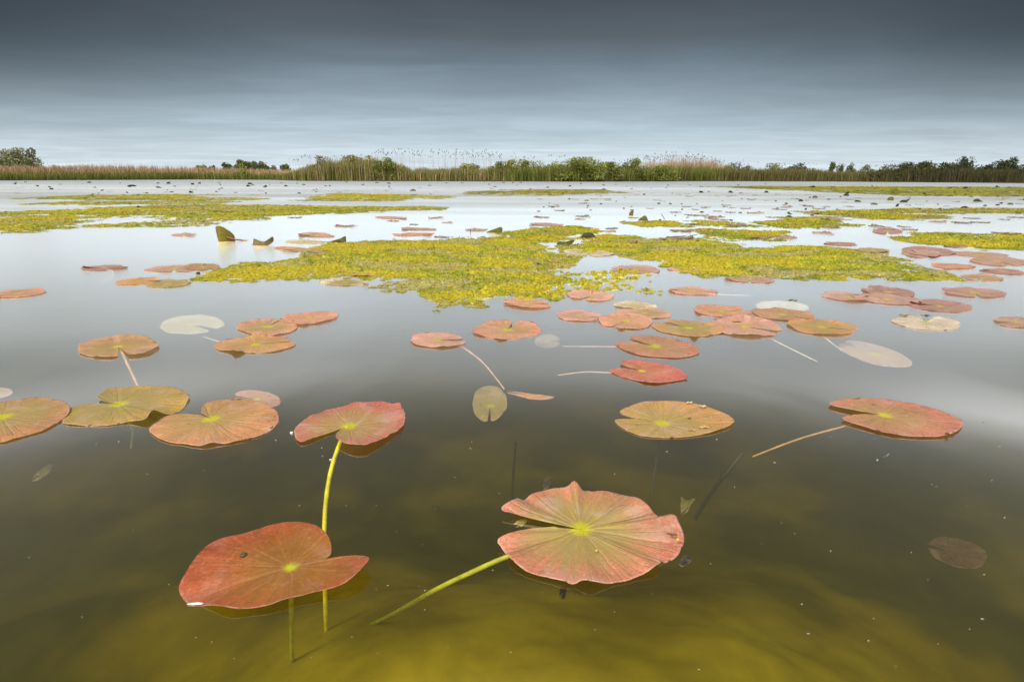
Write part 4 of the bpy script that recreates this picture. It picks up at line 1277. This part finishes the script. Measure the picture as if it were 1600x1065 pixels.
FV = [far_variant(300 + k) for k in range(12)]
FARC = [DUSK, PURPLE, (.20, .13, .11), (.16, .11, .09), (.22, .16, .10), (.12, .09, .08)]
far_regions = [
    ((830, 1250), (300, 352), 62, 'small far lily pad seen edge-on in the open water right of the middle', 'far pads right of the middle'),
    ((1240, 1600), (304, 352), 52, 'small far lily pad seen edge-on in the water at the right', 'far pads at the right'),
    ((930, 1600), (350, 392), 30, 'small lily pad in the water between the right weed mats', 'pads between the right mats'),
    ((20, 820), (286, 304), 34, 'tiny distant lily pad in the rippled water before the left reeds', 'tiny pads before the left reeds'),
    ((420, 830), (340, 374), 9, 'thin lily pad in the clear water behind the yellow left mat', 'thin pads behind the left mat'),
]
boxes = [(520, 860, 376, 480), (890, 1420, 380, 436)]
proto = None
for (a0, a1), (b0, b1), cnt, lab, grp in far_regions:
    for k in range(cnt):
        px = rnd.uniform(a0, a1)
        # evenly over the water, not over the picture
        py = 1 / rnd.uniform(1 / (b1 - 276), 1 / (b0 - 276)) + 276 if rnd.random() < .6 else rnd.uniform(b0, b1)
        if any(x0_ < px < x1_ and y0_ < py < y1_ for x0_, x1_, y0_, y1_ in boxes):
            continue
        P = at(px, py, 0)
        o = bpy.data.objects.new('lily_pad', rnd.choice(FV))
        if not o.data.materials:
            o.data.materials.append(M_PAD)
        COL.objects.link(o)
        o.location = P + Vector((0, 0, .0005 * (k % 5)))
        o.rotation_euler = (0, 0, rnd.uniform(0, 6.28))
        sc = rnd.uniform(.5, 1.05)
        o.scale = (sc, sc, sc * rnd.uniform(.6, 1.3))
        c = rnd.choice(FARC)
        o.color = (*c, rnd.uniform(.2, .5))
        tag(o, lab, 'lily pad', grp)


def knob_variant(seed):
    r = random.Random(seed)
    co, fc = [], []
    n, m = 9, 6
    tip = r.uniform(-.3, .3)
    for i in range(m + 1):
        v = i / m
        for j in range(n):
            u = j / (n - 1) * 2 - 1
            wd = .06 * math.sqrt(max(0, 1 - (v * .96) ** 2)) * r.uniform(.9, 1.1)
            co.append((u * wd + tip * v * .05, .035 * u * u + .04 * v * v + r.uniform(-.004, .004), -.01 + .085 * v))
    for i in range(m):
        for j in range(n - 1):
            a = i * n + j
            fc.append((a, a + 1, a + n + 1, a + n))
    co = np.array(co)
    col = np.tile([.10, .092, .045], (len(co), 1)) * np.random.RandomState(seed).uniform(.6, 1.5, (len(co), 1))
    return raw_mesh('raised_leaf', co, quads=np.array(fc), col=col, smooth=True)


KV = [knob_variant(500 + k) for k in range(8)]
for me in KV:
    me.materials.append(M_STAND)
for (a0, a1), (b0, b1), cnt, lab, grp in [
    ((10, 830), (285, 306), 80, 'tiny dark curled leaf sticking out of the far water on the left', 'dark leaf knobs in the far left water'),
    ((840, 1250), (287, 345), 64, 'tiny dark curled leaf sticking out of the water right of the middle', 'dark leaf knobs right of the middle'),
    ((1230, 1600), (291, 340), 64, 'tiny dark curled leaf sticking out of the water at the right', 'dark leaf knobs at the right'),
    ((60, 330), (300, 350), 14, 'tiny dark curled leaf among the left weed bars', 'dark leaf knobs among the left weed bars'),
]:
    for k in range(cnt):
        px, py = rnd.uniform(a0, a1), b0 + (b1 - b0) * rnd.random() ** 1.3
        P = at(px, py, 0)
        o = bpy.data.objects.new('raised_leaf', rnd.choice(KV))
        COL.objects.link(o)
        o.location = P
        dist = P.length
        sc = rnd.uniform(.35, .8) * min(2.6, max(.55, dist / 16)) * (1.6 if rnd.random() < .12 else 1)
        sc = min(sc, 2.4)
        o.scale = (sc * rnd.uniform(.8, 1.6), sc, sc * rnd.uniform(.28, .75))
        o.rotation_euler = (0, 0, rnd.uniform(-.9, .9) + (math.pi if rnd.random() < .5 else 0))
        tag(o, lab, 'raised leaf', grp)


# ------------------------------------------------------------------ small things on and under the water
def pebble(name, seed, sx, sy, sz, col, sub=1):
    import bmesh
    bm = bmesh.new()
    bmesh.ops.create_icosphere(bm, subdivisions=sub, radius=1)
    r = random.Random(seed)
    for v in bm.verts:
        k = 1 + r.uniform(-.28, .28)
        v.co = Vector((v.co.x * sx * k, v.co.y * sy * k, v.co.z * sz * k))
    me = bpy.data.meshes.new(name)
    bm.to_mesh(me)
    bm.free()
    a = me.color_attributes.new('col', 'FLOAT_COLOR', 'POINT')
    for d_ in a.data:
        k = r.uniform(.75, 1.2)
        d_.color = (col[0] * k, col[1] * k, col[2] * k, 1)
    me.polygons.foreach_set('use_smooth', np.ones(len(me.polygons), bool))
    me.materials.append(M_SMALL)
    return me


FLK = [pebble('floating_fleck', 700 + k, .0026 * a, .0013 * b, .0011, c) for k, (a, b, c) in enumerate(
    [(1, 1, (.60, .57, .50)), (1.4, .9, (.55, .50, .42)), (.8, 1.2, (.66, .64, .58)), (1.2, 1, (.34, .30, .24)), (1.6, .7, (.62, .56, .46)), (1, 1.1, (.30, .28, .26))])]
FLP = [(266, 570, 1.3), (1325, 707, 0), (1371, 718, 1.5), (1382, 713, 1.1), (1388, 709, 1.0), (1456, 756, 1.2), (1463, 759, .8), (1210, 722, 1.2), (1148, 760, 1.1), (1298, 682, 1.3), (1366, 685, .8), (1537, 659, 1.2),
       (1567, 669, 1.2), (1562, 697, 1.1), (1386, 711, .9), (1264, 568, 1.0), (1329, 571, 1.0), (1347, 568, 1.0), (1200, 560, 1.0), (1042, 705, 1.2), (1120, 686, 1.1), (737, 690, 1.1), (503, 699, .9), (504, 712, 1.4), (516, 718, 1.2),
       (650, 577, 1.0), (824, 577, .9), (826, 623, 1.0), (476, 615, .8), (437, 591, .9), (186, 689, 1.2), (150, 693, 1.0), (431, 687, 1.1), (471, 549, .7), (397, 478, .6), (315, 481, .6), (32, 499, .8), (38, 500, .8), (78, 504, .7),
       (1503, 542, .9), (1590, 558, .8), (1476, 549, .6), (1434, 580, .7), (1454, 590, .6), (1570, 808, 1.2), (1538, 897, 1.5), (1535, 966, 1.4), (1515, 982, 1.3), (1253, 943, 1.4), (1263, 989, 1.4), (1298, 860, 1.1), (1242, 833, 1.0),
       (1424, 862, 1.0), (1221, 816, .9), (1190, 848, .8), (1365, 965, .9), (1357, 1000, 1.0), (711, 745, .9), (735, 700, .8), (650, 783, .9), (588, 789, .8), (620, 830, .7), (660, 850, .6), (680, 795, .9), (770, 890, .7), (847, 925, .8),
       (664, 952, .9), (798, 1018, .9), (930, 983, .7), (1019, 926, .7), (960, 955, .6), (208, 828, 1.0), (264, 912, .8), (128, 963, .9), (306, 995, .7), (366, 1028, .8), (331, 1002, .6), (550, 994, .8), (590, 1020, .7), (486, 1026, .6),
       (664, 922, 1.0), (655, 915, .8), (606, 914, .9), (588, 920, .8), (541, 789, .8), (468, 789, 1.0), (318, 734, .7), (302, 782, .6), (1092, 1045, .9), (1170, 1020, .6), (1450, 905, .7), (1400, 1040, .7), (1466, 1005, .7),
       (700, 1010, .6), (1110, 880, .7), (1180, 775, .8), (1510, 790, .8), (1488, 803, .7), (1550, 750, .7), (1330, 760, .7), (960, 740, .6), (890, 718, .7), (780, 770, .7), (60, 740, .8), (45, 870, .7), (100, 800, .6), (230, 740, .6)]
for k, (px, py, s) in enumerate(FLP):
    if s == 0:
        continue
    o = bpy.data.objects.new('floating_fleck', FLK[k % 6])
    COL.objects.link(o)
    P = at(px, py, 0.0006)
    o.location = P
    s *= .52 * (1 if py < 760 else .72) * (1 + .35 * max(0, P.y - 1.2))
    o.scale = (s, s, s)
    o.rotation_euler = (0, 0, rnd.uniform(-.7, .7))
    tag(o, 'tiny pale or grey fleck drifting on the open dark water', 'fleck', 'flecks drifting on the open water')


def scrap(name, label, cat, px, py, z, sx, sy, sz, col, rot=0, seed=1, sub=2):
    o = link(name, pebble(name, seed, sx, sy, sz, col, sub))
    o.location = at(px, py, z)
    o.rotation_euler = (0, 0, math.radians(rot))
    tag(o, label, cat)
    return o


def leaf_scrap(label, px, py, z, L, Wd, col, rot, seed):
    """A small dry curl of leaf: a bent, uneven strip with thickness."""
    r = random.Random(seed)
    V, F = [], []
    n = 9
    for i in range(n):
        t = i / (n - 1)
        wd = Wd * (math.sin(math.pi * min(.97, max(.06, t))) ** .6) * r.uniform(.75, 1.15)
        for k, (yy, dz) in enumerate(((-1, 0), (1, 0), (1, .0006), (-1, .0006))):
            V.append(((t - .5) * L, yy * wd / 2, .0004 + dz + .25 * Wd * math.sin(t * 5 + seed) ** 2 + (.12 * Wd if yy > 0 else 0)))
    for i in range(n - 1):
        for k in range(4):
            a, b = i * 4 + k, i * 4 + (k + 1) % 4
            F.append((a, b, b + 4, a + 4))
    F += [(3, 2, 1, 0), tuple(range(4 * n - 4, 4 * n))]
    me = raw_mesh('leaf_scrap', V, F, col=None)
    a = me.color_attributes.new('col', 'FLOAT_COLOR', 'POINT')
    for d_ in a.data:
        k = r.uniform(.7, 1.25)
        d_.color = (col[0] * k, col[1] * k, col[2] * k, 1)
    o = link('leaf_scrap', me, M_SMALL)
    o.location = at(px, py, z)
    o.rotation_euler = (0, 0, math.radians(rot))
    tag(o, label, 'leaf scrap')
    return o


# pond snail: a coiled shell built by sweeping a growing circle along a spiral
def snail(px, py, z, size):
    V, F = [], []
    n, m = 46, 10
    for i in range(n):
        t = i / (n - 1)
        a = t * 2.3 * 2 * math.pi
        R = size * (.10 + .62 * t ** 1.3)
        r = size * (.05 + .36 * t ** 1.3)
        c = Vector((R * math.cos(a), R * math.sin(a), size * (.62 - .30 * t)))
        e = Vector((math.cos(a), math.sin(a), 0))
        for j in range(m):
            b = 2 * math.pi * j / m
            V.append(c + e * (r * math.cos(b)) + Vector((0, 0, r * math.sin(b))))
    for i in range(n - 1):
        for j in range(m):
            F.append((i * m + j, i * m + (j + 1) % m, (i + 1) * m + (j + 1) % m, (i + 1) * m + j))
    F.append(tuple(range(m)))
    F.append(tuple(reversed(range((n - 1) * m, n * m))))
    co = np.array([tuple(v) for v in V])
    col = np.tile([.10, .085, .04], (len(co), 1)) * np.random.RandomState(4).uniform(.6, 1.6, (len(co), 1))
    o = link('pond_snail', raw_mesh('pond_snail', co, F, col=col, smooth=True), M_SMALL)
    o.location = at(px, py, z)
    tag(o, 'small dark coiled snail shell on the smooth red-orange leaf', 'snail')


snail(379, 868, .0062, .0046)
leaf_scrap('frayed pale scrap on the back rim of the flat tan pad', 1077, 629.5, .0040, .014, .006, (.60, .42, .25), 10, 3)
leaf_scrap('two-lobed pale scrap on the flat tan pad, nearer its right end', 1098, 635.5, .0042, .014, .008, (.62, .46, .26), -5, 4)
leaf_scrap('yellowish curl lying near the front rim of the flat tan pad', 1100, 668, .0042, .020, .006, (.60, .40, .14), 0, 5)
leaf_scrap('small pinkish curl near the front rim of the flat tan pad', 1082, 672, .0042, .012, .005, (.55, .32, .16), -20, 6)
scrap('dark_crumb', 'dark crumb in the middle of the flat tan pad', 'crumb', 1077, 653, .0042, .0035, .0016, .0008, (.09, .08, .05), 0, 8)
scrap('floating_seed', 'white dot near the lime centre of the flat tan pad', 'seed', 1039.5, 647.5, .0044, .0011, .0011, .0009, (.8, .78, .7), 0, 9)
leaf_scrap('brown husk with a yellow end on the right lobe of the large pad', 1050, 836, .0125, .013, .0042, (.16, .095, .03), -12, 7)
scrap('floating_seed', 'bright yellow seed at the right lobe tip of the large pad', 'seed', 1059, 842, .0115, .0019, .0017, .0014, (.85, .60, .02), 0, 10)
scrap('floating_seed', 'orange seed in the front half of the large pad', 'seed', 932, 859.5, .0075, .0016, .0016, .0013, (.85, .48, .08), 0, 11)
scrap('bubble_glint', 'white highlight modelled on the waterline where the smooth red-orange leaf dips under', 'glint', 306, 942.5, .0006, .0085, .0022, .0012, (.80, .80, .78), 8, 12)  # white blob added for the meniscus highlight along the leaf edge
scrap('bubble_glint', 'white bubble at the left tip of the dusky red pad', 'bubble', 455.5, 675.5, .001, .0030, .0022, .0018, (.82, .82, .80), 0, 13)
scrap('bubble_glint', 'white bubble at the stalk below the dusky red pad', 'bubble', 517, 717.5, .001, .0028, .0018, .0012, (.82, .80, .75), 10, 14)
leaf_scrap('small green leaf scrap floating behind the pale sunken leaf', 1238, 470.5, .003, .034, .016, (.09, .12, .01), -8, 15)
leaf_scrap('brown-green scrap on the back left edge of the whitish leaf', 1412, 493.5, .006, .034, .012, (.20, .17, .05), 0, 16)
leaf_scrap('dark scrap at the notch of the whitish leaf', 1447, 494.5, .006, .034, .016, (.10, .085, .03), 0, 17)
leaf_scrap('small green weed scrap alone in mid water below the left mat', 682, 487, .002, .030, .016, (.20, .20, .03), 0, 18)
scrap('dark_crumb', 'little black bit standing in the slit of the mid water salmon pad', 'crumb', 798.5, 508.5, .008, .002, .002, .006, (.05, .04, .03), 0, 19)
scrap('dark_crumb', 'dark bit at the front tip of the lone rusty pad', 'crumb', 1480, 677, .006, .0035, .0025, .0022, (.12, .09, .06), 0, 20)
scrap('dark_crumb', 'black dot left of the hook-shaped stalk, below the thin pads', 'crumb', 310, 426.5, .004, .010, .006, .006, (.035, .03, .02), 0, 21)

# sunken dark stalks and leaf pieces
o = tube('sunken_stalk', [at(1160, 708, -.20), at(1130, 745, -.25), at(1105, 780, -.31), at(1085, 812, -.36)], .0038, .0050, color=(.060, .055, .022))
tag(o, 'dark sunken stalk slanting behind the right end of the large pad', 'stalk')
o = tube('sunken_stalk', [at(806, 690, -.22), at(802, 740, -.32), at(800, 790, -.42)], .003, .004, color=(.065, .055, .02))
tag(o, 'faint dark sunken stalk behind the left end of the large pad', 'stalk')
for key, c, pts, colr, z, lab in [
    ('d1', (1071, 875), [(1061, 879), (1066, 871), (1076, 868), (1081, 872), (1075, 880), (1066, 884), (1061, 880)], (.030, .026, .012), -.006, 'black sunken leaf tip just off the right end of the large pad'),
    ('d2', (1078, 788), [(1064, 803), (1064, 776), (1072, 781), (1086, 779), (1080, 787), (1074, 800), (1066, 804)], (.22, .20, .035), -.11, 'olive sunken leaf piece behind the right end of the large pad'),
    ('d3', (1490, 862), [(1448, 850), (1470, 838), (1510, 845), (1540, 862), (1532, 884), (1500, 886), (1462, 872), (1450, 856)], (.15, .08, .06), -.29, 'dim purplish sunken leaf in the dark water at the lower right'),
    ('d4', (812, 820), [(802, 818), (814, 811), (824, 812), (818, 820), (806, 823)], (.50, .52, .04), -.015, 'yellow-green sunken leaf tip in the slit of the large pad'),
    ('d5', (855, 755), [(848, 760), (852, 748), (860, 745), (862, 752), (855, 762), (849, 763)], (.040, .036, .02), -.10, 'small black sunken scrap behind the large pad'),
    ('d6', (879, 925), [(874, 932), (875, 919), (881, 915), (885, 922), (883, 933), (876, 936)], (.045, .042, .012), -.08, 'small black sunken scrap in front of the large pad'),
    ('d7', (62, 742), [(48, 748), (58, 738), (70, 728), (84, 724), (76, 738), (62, 748), (50, 750)], (.18, .17, .05), -.08, 'dim olive sunken scrap in the dark water at the left'),
]:
    pad_px(key, c, pts, colr, 0.0, lab, z=z, amp=.002, n=48, floor=None, jag=.004, name='sunken_leaf', cat='sunken leaf')
